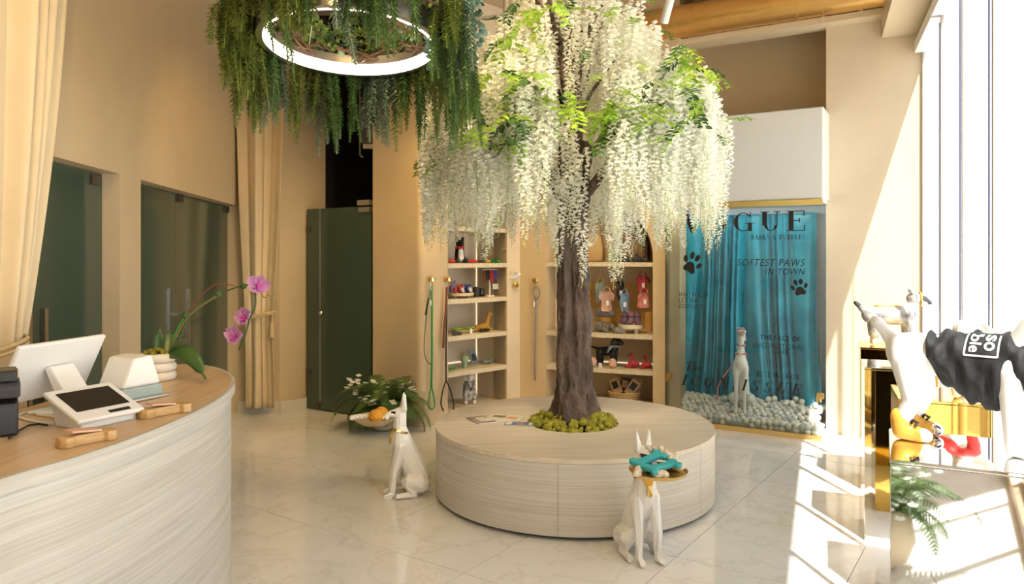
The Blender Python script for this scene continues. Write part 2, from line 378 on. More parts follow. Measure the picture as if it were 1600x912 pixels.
# left niche
s0, s1, s2 = .32, 1.10, 1.285
m = MB(); m.fbox(FL, s0, s1, .46, .5, 0, CEIL); m.fbox(FL, s1, s1+.04, .02, .5, 0, CEIL); m.fbox(FL, s0, s1, 0, .46, 0, .09); m.fbox(FL, s0, s1, 0, .46, 2.3, CEIL)
m.prism([FL.p(s1).xy, FL.p(s2).xy, FN.p(.3,.3).xy, FL.p(s1,.2).xy], 0, CEIL)
wn = m.build('wall_back_left', 'wall_cream'); struct(wn, 'cream wall with the tall left display niche', 'wall')
LS = [.46, .80, 1.15, 1.49, 1.84]
for z in LS: MB().fbox(FL, s0+.003, s1-.003, .0, .455, z-.042, z).build('shelf', 'shelf', wn)
MB().fbox(FL, s1-.009, s1-.003, .449, .455, .1, 2.2).build('light_strip', 'led_strip', wn)
MB().fbox(FL, s0+.01, s1-.02, .448, .456, LS[0]+.004, LS[0]+.012).build('light_strip', 'led_strip', wn)
# arched niche
n0, n1, ne = FN.s_at(853), FN.s_at(1020), FN.s_at(1062)
cs, rr, spz = (n0+n1)/2, (n1-n0)/2, 1.55
m = MB(); m.fbox(FN, 0, n0, 0, .45, 0, CEIL); m.fbox(FN, n1, ne, 0, .45, 0, CEIL); m.fbox(FN, n0, n1, .42, .46, 0, CEIL); m.fbox(FN, n0, n1, 0, .42, 0, .12)
K = 28
for k in range(K):
    x0, x1 = -math.cos(PI*k/K)*rr, -math.cos(PI*(k+1)/K)*rr; z0 = spz+math.sin(PI*k/K)*rr; z1 = spz+math.sin(PI*(k+1)/K)*rr
    vs = [FN.p(cs+x, d_, z) for d_ in (0, .42) for x, z in ((x0, z0), (x1, z1), (x1, CEIL), (x0, CEIL))]
    m.add(vs, [(0,1,2,3), (7,6,5,4), (1,0,4,5)])
wa = m.build('wall_back_right', 'wall'); struct(wa, 'warm beige wall with the arched display niche behind the tree', 'wall')
RS = [.455, .80, 1.50]
for z in RS: MB().fbox(FN, n0+.003, n1-.003, 0, .415, z-.042, z).build('shelf', 'shelf', wa)
MB().fbox(FN, n0+.05, n1-.02, .408, .416, RS[0]+.004, RS[0]+.012).build('light_strip', 'led_strip', wa)

# vitrine alcove, fascia, upper wall
VL = 1.362
m = MB(); m.fbox(FV, -.16, VL+.05, .60, .65, 0, 2.05); m.fbox(FV, -.16, -.10, .30, .62, 0, 2.05); m.fbox(FV, VL-.01, VL+.05, .35, .62, 0, 2.05); m.fbox(FV, -.1, VL, .02, .6, 0, .035)
m.fbox(FV, -.1, VL, .04, .62, 2.02, 2.05)
wv = m.build('wall_vitrine', 'vitrine_wall'); struct(wv, 'pale blue inside walls of the glass display case', 'wall')
fa = MB().fbox(FV, -.12, VL+.02, 0, .62, 2.045, 2.82).build('trim_1', 'white_gloss', bevel=.012); struct(fa, 'glossy white boxed panel above the glass display case', 'panel')
struct(MB().fbox(FV, -.02, VL+.012, -.012, .03, 1.995, 2.043).build('trim_2', 'gold'), 'brass strip along the top of the display case', 'trim')
struct(MB().fbox(FV, -.02, VL+.005, -.014, .03, .0, .045).build('trim_3', 'gold'), 'brass strip along the foot of the display case', 'trim')
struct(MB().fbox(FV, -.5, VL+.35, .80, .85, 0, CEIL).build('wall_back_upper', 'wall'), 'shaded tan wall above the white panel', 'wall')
RW = V((2.77, 6.49)); CN = V((3.42, 6.14)); rn = V((-(CN-RW).y, (CN-RW).x)).normalized()
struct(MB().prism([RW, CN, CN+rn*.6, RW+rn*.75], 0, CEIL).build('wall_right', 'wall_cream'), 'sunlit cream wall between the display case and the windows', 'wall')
# bulkhead over the windows and the tall glazing
m = MB(); m.fbox(FW, -.02, 8.5, -.30, .0, 3.42, CEIL); m.fbox(FW, -.02, 8.5, .0, .028, 3.32, CEIL)
struct(m.build('trim_4', 'duct_trim'), 'cream bulkhead running above the windows', 'bulkhead')
ms = [0, 1.02, 1.87, 2.72, 3.57, 4.42, 5.27, 6.12, 6.97, 7.82]
win = thing('window_1', 'tall glazed shopfront flooding the right side with light', 'window', kind='structure')
for k, s_ in enumerate(ms): MB().fbox(FW, s_-.0, s_+.03, .0, .030, .1, 3.32).build('mullion', 'frame', win)
for a, b in zip(ms, ms[1:]):
    MB().fbox(FW, a+.045, b, .020, .025, .2, 3.30).build('pane', 'window_glass', win)
    MB().fbox(FW, b-.155, b-.148, .012, .019, .2, 3.30).build('joint_reflection', 'joint_reflection', win)  # navy strip stands in for the reflection of the glass joint
    MB().fbox(FW, a+.045, b, -.03, .10, .10, .20).build('sill', 'frame_white', win)
    MB().fbox(FW, a+.045, b, -.06, .028, 3.25, 3.34).build('head', 'frame_white', win)
struct(MB().fbox(FW, -.02, 8.5, -.09, .16, 0, .10).build('trim_5', 'kerb'), 'beige stone kerb below the windows', 'kerb')
struct(MB().prism([(-1.9,-1.75),(.3,-1.75),(.3,-1.6),(-1.9,-1.6)], 0, CEIL).build('wall_front', 'wall_cream'), 'cream wall behind the photographer', 'wall')
# gold duct on its channel
t = thing('air_duct', 'round gold painted air duct along the ceiling', 'duct')
def dl(px, py, d): return FV.p(FV.s_at(px, d), d, H-(py-CY)/F*FV.p(FV.s_at(px, d), d).y)
p0, p1 = dl(1000, 52, .12), dl(1420, -18, .12)
dz = (p1.z+p0.z)/2; p0.z = p1.z = dz+.045; dd = (p1-p0).normalized(); p0 -= dd*.2
L_ = (p1-p0).length
MB().tube([p0, p1], .15, 28).build('pipe', 'gold_paint', t, smooth=40)
for k in (.30, .44, .58, .66, .74, .86, .93): MB().tube([p0+dd*L_*k-dd*.012, p0+dd*L_*k+dd*.012], .156, 28).build('collar', 'gold_paint', t, smooth=40)
qa, qb = p0.copy(), p1.copy(); n_ = V((FV.n.x, FV.n.y, 0))
m = MB(); za = p0.z-.20; qa += n_*.16; qb += n_*.16
m.add([qa-n_*.10+V((0,0,za-qa.z)), qb-n_*.10+V((0,0,za-qb.z)), qb+n_*.14+V((0,0,za-qb.z)), qa+n_*.14+V((0,0,za-qa.z)), qa-n_*.10+V((0,0,za-qa.z+.05)), qb-n_*.10+V((0,0,za-qb.z+.055)), qb+n_*.14+V((0,0,za-qb.z+.055)), qa+n_*.14+V((0,0,za-qa.z+.05))], BOXF)
m.build('channel', 'duct_trim', t)

# track spotlights, warm: one in view, most others added unseen to light the room
def spot(loc, target, energy, label, size=62, col=(1,.68,.28)):
    loc = V(loc); t = thing('track_spotlight', label, 'spotlight', loc, group='white track spotlights on the ceiling')
    d_ = (V(target)-loc).normalized()
    MB().tube([V((0,0,0))-d_*.12, d_*.10], .032, 18).build('housing', 'white', t, smooth=40)
    MB().tube([d_*.085, d_*.102], .027, 18).build('lens', 'led_strip', t)
    MB().tube([-d_*.05, V((0,0,.14)), V((0,0,CEIL-loc.z))], .008, 8).build('stem', 'white', t)
    l = bpy.data.lights.new('lamp', 'SPOT'); l.energy = energy; l.color = col; l.spot_size = R(size); l.spot_blend = .7; l.shadow_soft_size = .05
    o = bpy.data.objects.new('lamp', l); COL.objects.link(o); o.parent = t; o.location = d_*.12; o.rotation_euler = d_.to_track_quat('-Z', 'Y').to_euler()
spot(PY(1043,14,5.4), (.7,6.9,1.0), 150, 'white cylinder spotlight hanging beside the gold duct')
for i, (l, tg, e) in enumerate([((-.2,3.2,3.75), (-.4,7.0,1.2), 130), ((.9,2.6,3.75), (.3,4.9,2.2), 260), ((-.9,1.2,3.75), (-2.3,4.2,1.6), 90),
        ((-.6,4.4,3.8), (-2.4,6.4,1.6), 95), ((-.3,5.6,3.8), (-.1,7.4,1.2), 100), ((.2,.4,3.75), (-1.7,2.6,1.0), 60), ((-.4,5.3,3.8), (-1.1,6.7,.8), 110), ((.0,2.0,3.75), (-.3,4.6,0.3), 70), ((-.5,3.4,3.8), (-1.3,5.4,0.0), 45), ((-.3,1.6,3.75), (-.9,3.2,0.0), 25)]):
    spot(l, tg, e, ['aimed at the left niche', 'aimed at the flowering tree', 'aimed at the near glass door', 'aimed at the far glass door', 'aimed at the arched niche', 'aimed at the counter', 'aimed at the potted fern', 'aimed at the round bench', 'added to warm the open floor before the corridor door', 'added to warm the floor beside the counter'][i].join(['white ceiling spotlight above the frame, ', '']), col=(1,.82,.55) if i == 1 else (1,.68,.28))  # the last two are added to warm the left floor
spot((-.5,1.9,3.75), (.05,4.6,2.0), 230, 'unseen white ceiling spotlight above the frame, added to brighten the left side of the blossom', 40, (1,.84,.58))  # extra lamp added to lift the dim left side of the tree
tr = MB().box((0,0,0), (1.9,.035,.03), rz=R(-22)).build('lighting_track', 'white', loc=(-.05, 6.3, 3.62)); tag(tr, 'thin white lighting track left of the flowering tree', 'lighting track')
rod = MB().tube([(0,0,-.08),(0,0,CEIL-3.62)], .025, 8).build('ceiling_rod', 'duct_trim', loc=(-.055,6.5,3.62)); tag(rod, 'tan vertical conduit dropping past the lighting track', 'conduit')
# ================================================================ LARGE THINGS
# --- round bench
BC = V((.41, 4.93, 0)); BR = .916; BH = .45
t = thing('round_bench', 'round pale wood bench encircling the flowering tree', 'bench', BC)
MB().lathe([(BR-.05,.0),(BR-.05,.03)], 96).build('plinth', 'black', t)
for k in range(6):
    a0_, a1_ = 2*PI*k/6+.0012+.35, 2*PI*(k+1)/6-.0012+.35; m = MB(); rings = []
    for j in range(17):
        a = a0_+(a1_-a0_)*j/16; c, s_ = math.cos(a), math.sin(a)
        rings.append([V(((BR-.02)*c,(BR-.02)*s_,.025)), V((BR*c,BR*s_,.025)), V((BR*c,BR*s_,BH-.028)), V(((BR-.02)*c,(BR-.02)*s_,BH-.028))])
    m.loft(rings).build('side_panel', 'pale_wood', t, smooth=30)
m = MB(); hole = .30; n = 96
rings = [[V((r*math.cos(2*PI*j/n), r*math.sin(2*PI*j/n), z)) for j in range(n)] for r, z in ((hole,BH-.05),(hole,BH),(BR+.002,BH),(BR+.002,BH-.026),(hole,BH-.05))]
m.loft(rings, cap=False).build('top', 'bench_top', t, smooth=30)
MB().lathe([(.01,BH-.045),(hole,BH-.045)], 40).build('soil_plate', 'bark', t)
TB = BC+V((-.012,.03,BH))
# --- moss
m = MB()
for k in range(330):
    a = U(0, 2*PI); r = hole*math.sqrt(U(.10, 1))*.96
    q = .013+U(0,.013); m.ball((r*math.cos(a), r*math.sin(a), .012+U(-.012,.02)+(.02 if r < .2 else 0)), (q*1.1,q*1.1,q), 7, 5)
o = m.build('moss', 'moss', loc=(BC.x, BC.y, BH-.01), smooth=True); tag(o, 'bumpy yellow green moss around the tree foot', 'moss', kind='stuff')
# --- tree
T = thing('flowering_tree', 'artificial tree with dark trunk and cascading white wisteria blossom', 'tree', TB)
m = MB(); rings = []; NR = 130; NS = 84
for i in range(NR):
    z = -.05+i*(1.93/(NR-1)); u = i/(NR-1)
    r0 = .112-.022*u+.055*math.exp(-(z+.05)/.11); cx_ = .012*math.sin(z*3.1+.5)+.02*u; cy_ = .012*math.cos(z*2.3)
    rg = []
    for j in range(NS):
        a = 2*PI*j/NS; tw = a+z*.55
        g = .14*math.sin(3*tw+1.7*math.sin(z*2.4))+.075*math.sin(5*tw-z*1.9+1.2*math.sin(z*5))+.08*abs(math.sin(4.5*tw+z*3+1.5*math.sin(z*4)))*2-.09
        g += .22*noise.noise(V((math.cos(a)*2.2, math.sin(a)*2.2, z*3.6)))+.16*noise.noise(V((math.cos(a)*5, math.sin(a)*5, z*6.5)))+.05*noise.noise(V((math.cos(a)*14, math.sin(a)*14, z*22)))
        if u < .15: g += .22*(1-u/.15)*max(0, math.sin(6*a+.7))
        r = r0*(1+g)
        rg.append(V((cx_+r*math.cos(a), cy_+r*math.sin(a), z)))
    rings.append(rg)
m.loft(rings).build('trunk', 'bark', T, smooth=True)
tips = []
random.seed(11)
def branch(p, d, L, r, depth):
    pts = [p.copy()]; rs = [r]; q = p.copy(); dd_ = d.normalized()
    for k in range(6):
        dd_ = (dd_+V((U(-.25,.25),U(-.25,.25),U(-.12,.14)))).normalized(); q = q+dd_*L/6; pts.append(q.copy()); rs.append(r*(1-.6*(k+1)/6))
    MB().tube(pts, rs, 8).build('branch', 'bark', T, smooth=True)
    tips.extend(pts[2:])
    if depth:
        for k in range(2): branch(pts[3+k], (dd_+V((U(-.8,.8),U(-.8,.8),U(-.1,.5)))).normalized(), L*.62, r*.5, depth-1)
for k in range(7):
    a = 2*PI*k/7+.3
    branch(V((.02*math.cos(a),.02*math.sin(a),1.45+.05*(k%3))), V((math.cos(a),math.sin(a),.85+.25*(k%2))), .85, .036, 1)
for a, L in ((1.5,1.1),(4.4,1.2),(2.9,1.1)): branch(V((.02,0,1.78)), V((.18*math.cos(a),.18*math.sin(a),1)), L, .04, 1)
# blossom strands
def floret(m, c, az, sc, droop):
    ca, sa = math.cos(az), math.sin(az)
    def q(x, y, z): return (c[0]+(x*ca-y*sa)*sc, c[1]+(x*sa+y*ca)*sc, c[2]+z*sc)
    w_ = U(.8,1.15)
    m.add([q(.1,0,.0), q(.55,.55*w_,.35), q(1.05,0,.55), q(.55,-.55*w_,.35), q(.75,0,.25)], [(0,1,4),(1,2,4),(2,3,4),(3,0,4)])
    m.add([q(.1,0,-.05), q(.6,.42,-.35), q(1.0,.15,-.75), q(.45,.05,-.45)], [(0,1,2,3)])
    m.add([q(.1,0,-.05), q(.6,-.42,-.35), q(1.0,-.15,-.75), q(.45,-.05,-.45)], [(3,2,1,0)])
def strand_mesh(L, seed):
    random.seed(seed); m = MB(); n = int(L/.0078); ph = U(0,6); az = U(0,6)
    for k in range(n):
        u = k/n; z = -L*u; az += 2.4+U(-.4,.4); taper = 1.0 if u < .55 else 1-.68*((u-.55)/.45)
        r = .022*taper; sw = .012*math.sin(z*9+ph)
        floret(m, (sw+r*math.cos(az), .012*math.cos(z*7+ph)+r*math.sin(az), z+U(-.006,.006)), az, (.029*taper+.006)*U(.85,1.2), 0)
    me = m.mesh('blossom_strand'); me.materials.append(M['petal'])
    s_ = MB(); s_.tube([(.012*math.sin(-L*k/8*9+ph), .012*math.cos(-L*k/8*7+ph), -L*k/8) for k in range(9)]+[(0,0,-L-.05)], .0016, 4)
    for k in range(16):
        z = -L*(.72+.33*k/16); az += 2.3; c = V((.008*math.cos(az), .008*math.sin(az), z))
        s_.add([c, c+V((.010*math.cos(az+.5),.010*math.sin(az+.5),-.006)), c+V((.017*math.cos(az),.017*math.sin(az),-.013)), c+V((.010*math.cos(az-.5),.010*math.sin(az-.5),-.006))], [(0,1,2,3)])
    st = s_.mesh('strand_stem'); st.materials.append(M['petal_green'])
    return me, st, L
SV = [strand_mesh(L, 100+i) for i, L in enumerate((.42,.5,.58,.66,.74,.82,.55,.9))]
random.seed(5)
def dome(r):                                            # height of the crown over the trunk axis, above the bench top
    return 1.72+1.35*math.sqrt(max(0, 1-(r/1.10)**2))-.28*math.sin(min(1,r/1.0)*PI/2)
ns = 0
def strand(x, y, ztop, k, sc=1.0):
    global ns
    me, st, L = SV[k]; a = U(0, 2*PI)
    o = put('blossom_strand', me, None, T, loc=(x, y, ztop), rot=(U(-.05,.05), U(-.05,.05), a), scale=sc)
    put('strand_stem', st, None, o); ns += 1
def ztop(r):
    pts = ((0,3.05),(.25,2.98),(.45,2.80),(.7,2.52),(.9,2.25),(1.0,2.02),(1.07,1.85))
    for (a, b), (c, d) in zip(pts, pts[1:]):
        if r <= c: return b+(d-b)*(r-a)/(c-a)
    return 1.85
def tier(n, r0, r1, zf, zlow, a_off):
    for i in range(n):
        a = (i+U(-.3,.3))*2*PI/n+a_off
        if i%4 == 3 and math.sin(a) > .3: a += PI
        r = math.sqrt(U(r0*r0, r1*r1)); x, y = r*math.cos(a), r*math.sin(a); zt = zf(r)
        if abs(x) < .15 and y < 0 and zt < 2.7: continue
        zb = zlow+U(0,.22); L = max(.36, min(.92, zt-zb)); L *= U(.85,1.05)
        k = min(range(8), key=lambda j: abs(SV[j][2]-L)); strand(x, y, zt, k)
tier(78, .87, 1.0, lambda r: ztop(r)-U(0,.12), 1.14, 0)
tier(52, .72, .95, lambda r: ztop(r)-U(.0,.15), 1.3, .5)
tier(34, .70, .92, lambda r: U(1.75,1.95), 1.10, .2)
tier(36, .45, .74, lambda r: ztop(r)-U(0,.15), 1.5, .9)
tier(26, .42, .70, lambda r: U(1.80,2.10), 1.14, 1.3)
tier(26, .15, .48, lambda r: ztop(r)-U(0,.2), 1.9, .1)
tier(14, .30, .50, lambda r: U(2.1,2.4), 1.5, .7)
for x, y, zt, k in ((-.03,-.30,2.25,5),(-.06,-.34,1.95,4),(.04,-.36,1.78,5),(-.11,-.25,1.90,4),(-.09,-.33,1.62,2),(.16,-.3,2.5,5),(.22,-.35,1.85,7),(.30,-.2,2.0,7),(.28,-.4,1.72,4)): strand(x, y, zt, k)
# leaf sprigs
def leaf_mesh(m, p, d, L, W, up=V((0,0,1))):
    d = V(d).normalized(); s_ = d.cross(up); s_ = s_.normalized() if s_.length > .01 else V((1,0,0)); nn = s_.cross(d)
    p = V(p); m.add([p, p+d*L*.35+s_*W*.5-nn*L*.03, p+d*L*.75+s_*W*.34-nn*L*.06, p+d*L-nn*L*.14, p+d*L*.75-s_*W*.34-nn*L*.06, p+d*L*.35-s_*W*.5-nn*L*.03, p+d*L*.5+nn*L*.03], [(0,1,6),(1,2,6),(2,3,6),(3,4,6),(4,5,6),(5,0,6)])
def sprig_mesh(seed, n, L, leaf, matn, W=.5):
    random.seed(seed); m = MB(); pts = [V((0,0,0))]; d = V((1,0,.25))
    for k in range(6): d = (d+V((0,U(-.2,.2),-.10))).normalized(); pts.append(pts[-1]+d*L/6)
    m.tube(pts, .0022, 4)
    for k in range(n):
        u = (k+1)/n*5.9; i = min(5, int(u)); p = pts[i].lerp(pts[i+1], u-i); sd = 1 if k%2 else -1
        leaf_mesh(m, p, V((.5,sd*U(.6,1.1),U(-.3,.35))), leaf*U(.75,1.15), leaf*W)
    me = m.mesh('leaf_sprig'); me.materials.append(M[matn]); return me
SP = [sprig_mesh(40+i, 15, .26, .062, ('leaf_bright','leaf_bright','leaf_dark')[i%3]) for i in range(6)]
random.seed(21)
def sprig(x, y, z, az, k, sc=1.0, el=0.0): put('leaf_sprig', SP[k], None, T, loc=(x, y, z), rot=(0, el, az), scale=sc)
for i in range(90):
    a = U(0, 2*PI); r = U(.35, .98); z = ztop(r)-U(0,.35)
    sprig(r*math.cos(a), r*math.sin(a), z, a+U(-.8,.8), i%6, U(.5,.8), U(-.1,.9))
for px, py, n in ((830,125,6),(805,150,7),(790,175,6),(800,190,5),(815,205,4),(770,220,4),(745,160,4),(755,200,4),(1105,120,4),(1095,150,4),(1050,170,4),(1075,195,3),(900,160,4),(960,165,6),(985,180,4),(950,195,4),(900,185,3),(1075,75,4),(1090,110,4),(1060,95,4),(1030,130,3),(700,215,2),(690,240,3),(672,240,2),(855,175,3),(790,60,4),(775,110,4),(1000,150,4),(1060,145,3),(820,15,3),(1115,180,3),(880,10,3),(970,185,3)):
    for k in range(n):
        q = PY(px+U(-14,14), py+U(-12,12), 4.93-U(.6,.98) if 700 < px < 1100 else 4.93-U(0,.4))-TB
        sprig(q.x, q.y, q.z, U(0,2*PI), (k*2+px)%6, U(.65,1.0), U(-.2,.9))

# --- ring lamp with trailing greenery
RC = V((-.765, 3.50, 2.60)); RR = .39; TILT = Matrix.Rotation(R(-6), 4, 'X')
L_ = thing('ring_lamp', 'hanging ring lamp smothered in trailing green foliage', 'pendant lamp', RC)
m = MB(); m.m = TILT; n = 72
def annulus(m, prof): m.loft([[V((r*math.cos(2*PI*j/n), r*math.sin(2*PI*j/n), z)) for j in range(n)] for r, z in prof], cap=False)
annulus(m, [(RR+.001,-.04),(RR+.04,-.04),(RR+.04,.06),(RR+.001,.06),(RR+.001,-.04)]); m.build('ring', 'steel', L_, smooth=30)
m = MB(); m.m = TILT; annulus(m, [(RR,.014),(RR-.006,.012),(RR-.006,-.036),(RR,-.042),(RR+.004,-.0425),(RR+.010,-.042)]); m.build('led_band', 'led', L_, smooth=30)
for k in range(4):
    a = PI/4+k*PI/2; MB().tube([TILT @ V((RR*math.cos(a)*1.02, RR*math.sin(a)*1.02, .05)), V((0,0,CEIL-RC.z-.02))], .0022, 5).build('cable', 'cable_white', L_)
random.seed(3)
for k in range(9):
    pts = [TILT @ V(((RR+.05+.09*math.sin(j*1.7+k))*math.cos(2*PI*j/24+k), (RR+.05+.09*math.sin(j*1.7+k))*math.sin(2*PI*j/24+k), .06+.035*math.sin(j*2.1+k*1.3))) for j in range(25)]
    MB().tube(pts, .006, 5).build('wreath_twig', 'twig', L_, smooth=True)
def trail_mesh(L, seed, ll, matn):
    random.seed(seed); m = MB(); ph = U(0,6); n = int(L/.0115); pts = []
    def c(z): return V((.02*math.sin(z*5+ph)+.03*math.sin(z*2), .02*math.cos(z*4+ph), z))
    m.tube([c(-L*j/10) for j in range(11)], .003, 4)
    for k in range(n):
        u = k/n; q = c(-L*u); tp = 1.0 if u < .7 else 1-.55*(u-.7)/.3
        for j in range(5):
            a = j*2*PI/5+k*.6+U(-.2,.2); l = ll*tp*U(.8,1.2); d = V((math.cos(a), math.sin(a), -.55+U(-.3,.3)))
            s_ = V((-math.sin(a), math.cos(a), 0))*l*.20
            m.add([q, q+d*l*.5+s_, q+d*l, q+d*l*.5-s_], [(0,1,2,3)])
    me = m.mesh('trailing_stem'); me.materials.append(M[matn]); return me
TM = {}
for k, mn in enumerate(('trail_olive','trail_green','trail_grey')):
    TM[k] = [(L, trail_mesh(L, 70+k*10+i, (.030,.028,.032)[k], mn)) for i, L in enumerate((.26,.36,.46,.56))]
random.seed(9)
def trail(a, r, dz, k, L):
    q = TILT @ V((r*math.cos(a), r*math.sin(a), .10)); i = min(range(4), key=lambda j: abs(TM[k][j][0]-L)); sc = L/TM[k][i][0]
    put('trailing_stem', TM[k][i][1], None, L_, loc=(q.x, q.y, q.z+dz), rot=(U(-.07,.07), U(-.07,.07), U(0,6)), scale=(1,1,sc))
groups = []
for i in range(44):
    a = 2*PI*i/44+U(-.06,.06); kk = (0,0,1,2,1,0,2,1)[(i//3)%8]; Lb = U(.24,.42)+.16*max(0, math.sin(a*3+1))
    near = math.sin(a) < -.35
    if near and i%2 and abs(math.cos(a)) < .8: continue
    for j in range(5 if not near else 3):
        trail(a+U(-.07,.07), RR+U(.05,.17)+(.04 if abs(math.cos(a)) > .8 else 0), U(-.05,.05), kk, Lb*U(.6,1.08)*(.85 if near else 1))
for a, n_, L0, k in ((R(175),12,.50,0),(R(195),10,.42,0),(R(160),8,.5,1),(R(120),8,.52,2),(R(85),9,.50,2),(R(72),8,.46,0),(R(58),7,.52,1),(R(30),8,.42,0),(R(8),12,.62,1),(R(20),8,.5,0),(R(-8),10,.5,1),(R(-20),8,.4,1),(R(-75),9,.30,1),(R(-62),6,.34,1),(R(-100),10,.26,0),(R(-112),8,.26,0)):
    for j in range(n_): trail(a+U(-.12,.12), RR+U(.05,.20), U(-.04,.04), k, L0*U(.65,1.1))
# leafy eucalyptus bunches on top of the ring
def bunch_mesh(seed, matn, n=120, rad=.13, leaf=.034):
    random.seed(seed); m = MB()
    for k in range(n):
        d = V((U(-1,1),U(-1,1),U(-.6,1))).normalized(); p = d*rad*U(.35,1)
        leaf_mesh(m, p, (d+V((U(-.8,.8),U(-.8,.8),U(-.8,.8)))), leaf*U(.7,1.2), leaf*.85)
    me = m.mesh('leaf_bunch'); me.materials.append(M[matn]); return me
BM = [bunch_mesh(1,'eucalyptus',150,.14,.038), bunch_mesh(2,'trail_green',170,.13,.034), bunch_mesh(3,'eucalyptus',130,.12,.034), bunch_mesh(4,'trail_olive',160,.12,.032)]
random.seed(13)
for i in range(26):
    a = 2*PI*i/26; r = RR+U(.06,.15); q = TILT @ V((r*math.cos(a), r*math.sin(a), U(.12,.2)))
    put('leaf_bunch', BM[0 if abs(a-0.1) < .5 or a > 5.8 else i%4], None, L_, loc=q, rot=(U(0,6),U(0,1),U(0,6)), scale=U(.75,1.05))['kind'] = 'stuff'
for a, dz in ((.0,.1),(.12,.22),(-.15,.2),(.3,.12),(-.35,.22),(0.05,.0),(.2,-.02)):
    q = TILT @ V(((RR+.09)*math.cos(a), (RR+.09)*math.sin(a), dz)); put('leaf_bunch', BM[0], None, L_, loc=q, rot=(U(0,6),U(0,6),0), scale=U(.9,1.1))['kind'] = 'stuff'
for px, py, sc in ((481,62,.9),(533,82,1.2)):
    q = PY(px, py, 3.88)-RC; MB().ball((0,0,0), (.020,.020,.032), 12, 8).build('seed_pod', 'mint', L_, smooth=True, loc=q)

# --- curtains
def drape(fr, nm, z0, z1, edge, folds, amp, matn, rows=60, cols=150, parent=None, d0=0.0, seed=0, phase=0.0, soft=True):
    """edge(u) -> (s_left, s_right, amplitude factor) for height fraction u (0 top, 1 bottom)"""
    m = MB(); vs = []; fs = []
    for i in range(rows+1):
        u = i/rows; l, r, af = edge(u); z = z1+(z0-z1)*u
        for j in range(cols+1):
            q = j/cols
            if soft:
                ph = 2*PI*folds*(q+.07*math.sin(q*7+seed+u*.8)+.05*math.sin(q*15+seed*2))+phase
                d = d0-amp*af*(.75*math.sin(ph)+.7*math.sin(ph*.43+seed*1.7+u*1.2)+.22*math.sin(ph*1.7+1+u))
            else:
                ph = 2*PI*folds*(q+.03*math.sin(q*9+seed)+.02*math.sin(u*3+q*5))+phase
                d = d0-amp*af*(math.sin(ph)+.35*math.sin(ph*.5+seed+u*1.5)+.15*math.sin(ph*2+1))
            vs.append(fr.p(l+(r-l)*q, d, z))
    for i in range(rows):
        for j in range(cols):
            k = i*(cols+1)+j; fs.append((k, k+1, k+cols+2, k+cols+1))
    o = m.add(vs, fs).build(nm, matn, parent, smooth=True)
    sm = o.modifiers.new('thickness', 'SOLIDIFY'); sm.thickness = .004
    return o
def smooth01(x): x = max(0, min(1, x)); return x*x*(3-2*x)
def tied(l0, r0, lt, rt, lb, rb, ut):
    def f(u):
        if u < ut:
            k = (u/ut)**2.2; return l0+(lt-l0)*k, r0+(rt-r0)*k, 1-.55*k
        k = smooth01((u-ut)/(1-ut)/.9); return lt+(lb-lt)*k, rt+(rb-rt)*k, .45+.4*k
    return f
# near curtain against the left wall
Z1 = 3.98
t = thing('cream_curtain', 'near cream curtain gathered with a rope tie, left of the glass door', 'curtain')
sl, sr, st_, stl = FD.s_at(-70,-.13), FD.s_at(108,-.13), FD.s_at(38,-.13), FD.s_at(-50,-.13)
zt = 1.19; ut = (Z1-zt)/(Z1-.03)
drape(FD, 'cloth', .03, Z1, tied(sl-.25, sr, stl-.1, st_, stl-.05, st_+.06, ut), 8, .050, 'curtain', parent=t, d0=-.15, seed=1)
m = MB()
for o_ in (0, .022):
    pts = [FD.p(stl-.1+(st_-.05-stl+.1)*(.5+.5*math.cos(a)), -.15-.065*math.sin(a), zt-.01+o_+.02*math.cos(a*1)) for a in [2*PI*k/40 for k in range(41)]]
    m.tube(pts, .009, 8)
m.build('rope_tie', 'rope_tie', t, smooth=True)
# far curtain in front of the pier
FQ2 = Fr((-2.735,7.30), (.425,-.02), (.02,.425))
t = thing('cream_curtain', 'far cream curtain with tassel tie hanging on the pier behind the orchid', 'curtain')
def sq(px): return FQ2.s_at(px, -.1)
zt = PY(400,492,7.2).z; ut = (Z1-zt)/(Z1-PY(0,636,7.2).z)
drape(FQ2, 'cloth', PY(0,636,7.2).z, Z1, tied(sq(368), sq(446), sq(383), sq(427), sq(384), sq(431), ut), 3.2, .036, 'curtain', parent=t, d0=-.10, seed=2, cols=110, phase=1.0)
m = MB()
for o_ in (0,.018):
    pts = [FQ2.p(sq(405)+(sq(428)-sq(405))*1.06*math.cos(a), -.10-.075*math.sin(a), zt-.012+o_+.03*math.cos(a)) for a in [2*PI*k/40 for k in range(41)]]
    m.tube(pts, .008, 8)
m.build('rope_tie', 'rope_tie', t, smooth=True)
q = FQ2.p(sq(427), -.14, zt)
m = MB(); m.tube([q, q+V((0,0,-.09))], .006, 6); m.lathe([(.004,.0),(.018,-.01),(.020,-.04),(.016,-.05),(.022,-.07),(.026,-.15),(.02,-.152)], 12, q+V((0,0,-.06))); m.build('tassel', 'rope_tie', t, smooth=40)

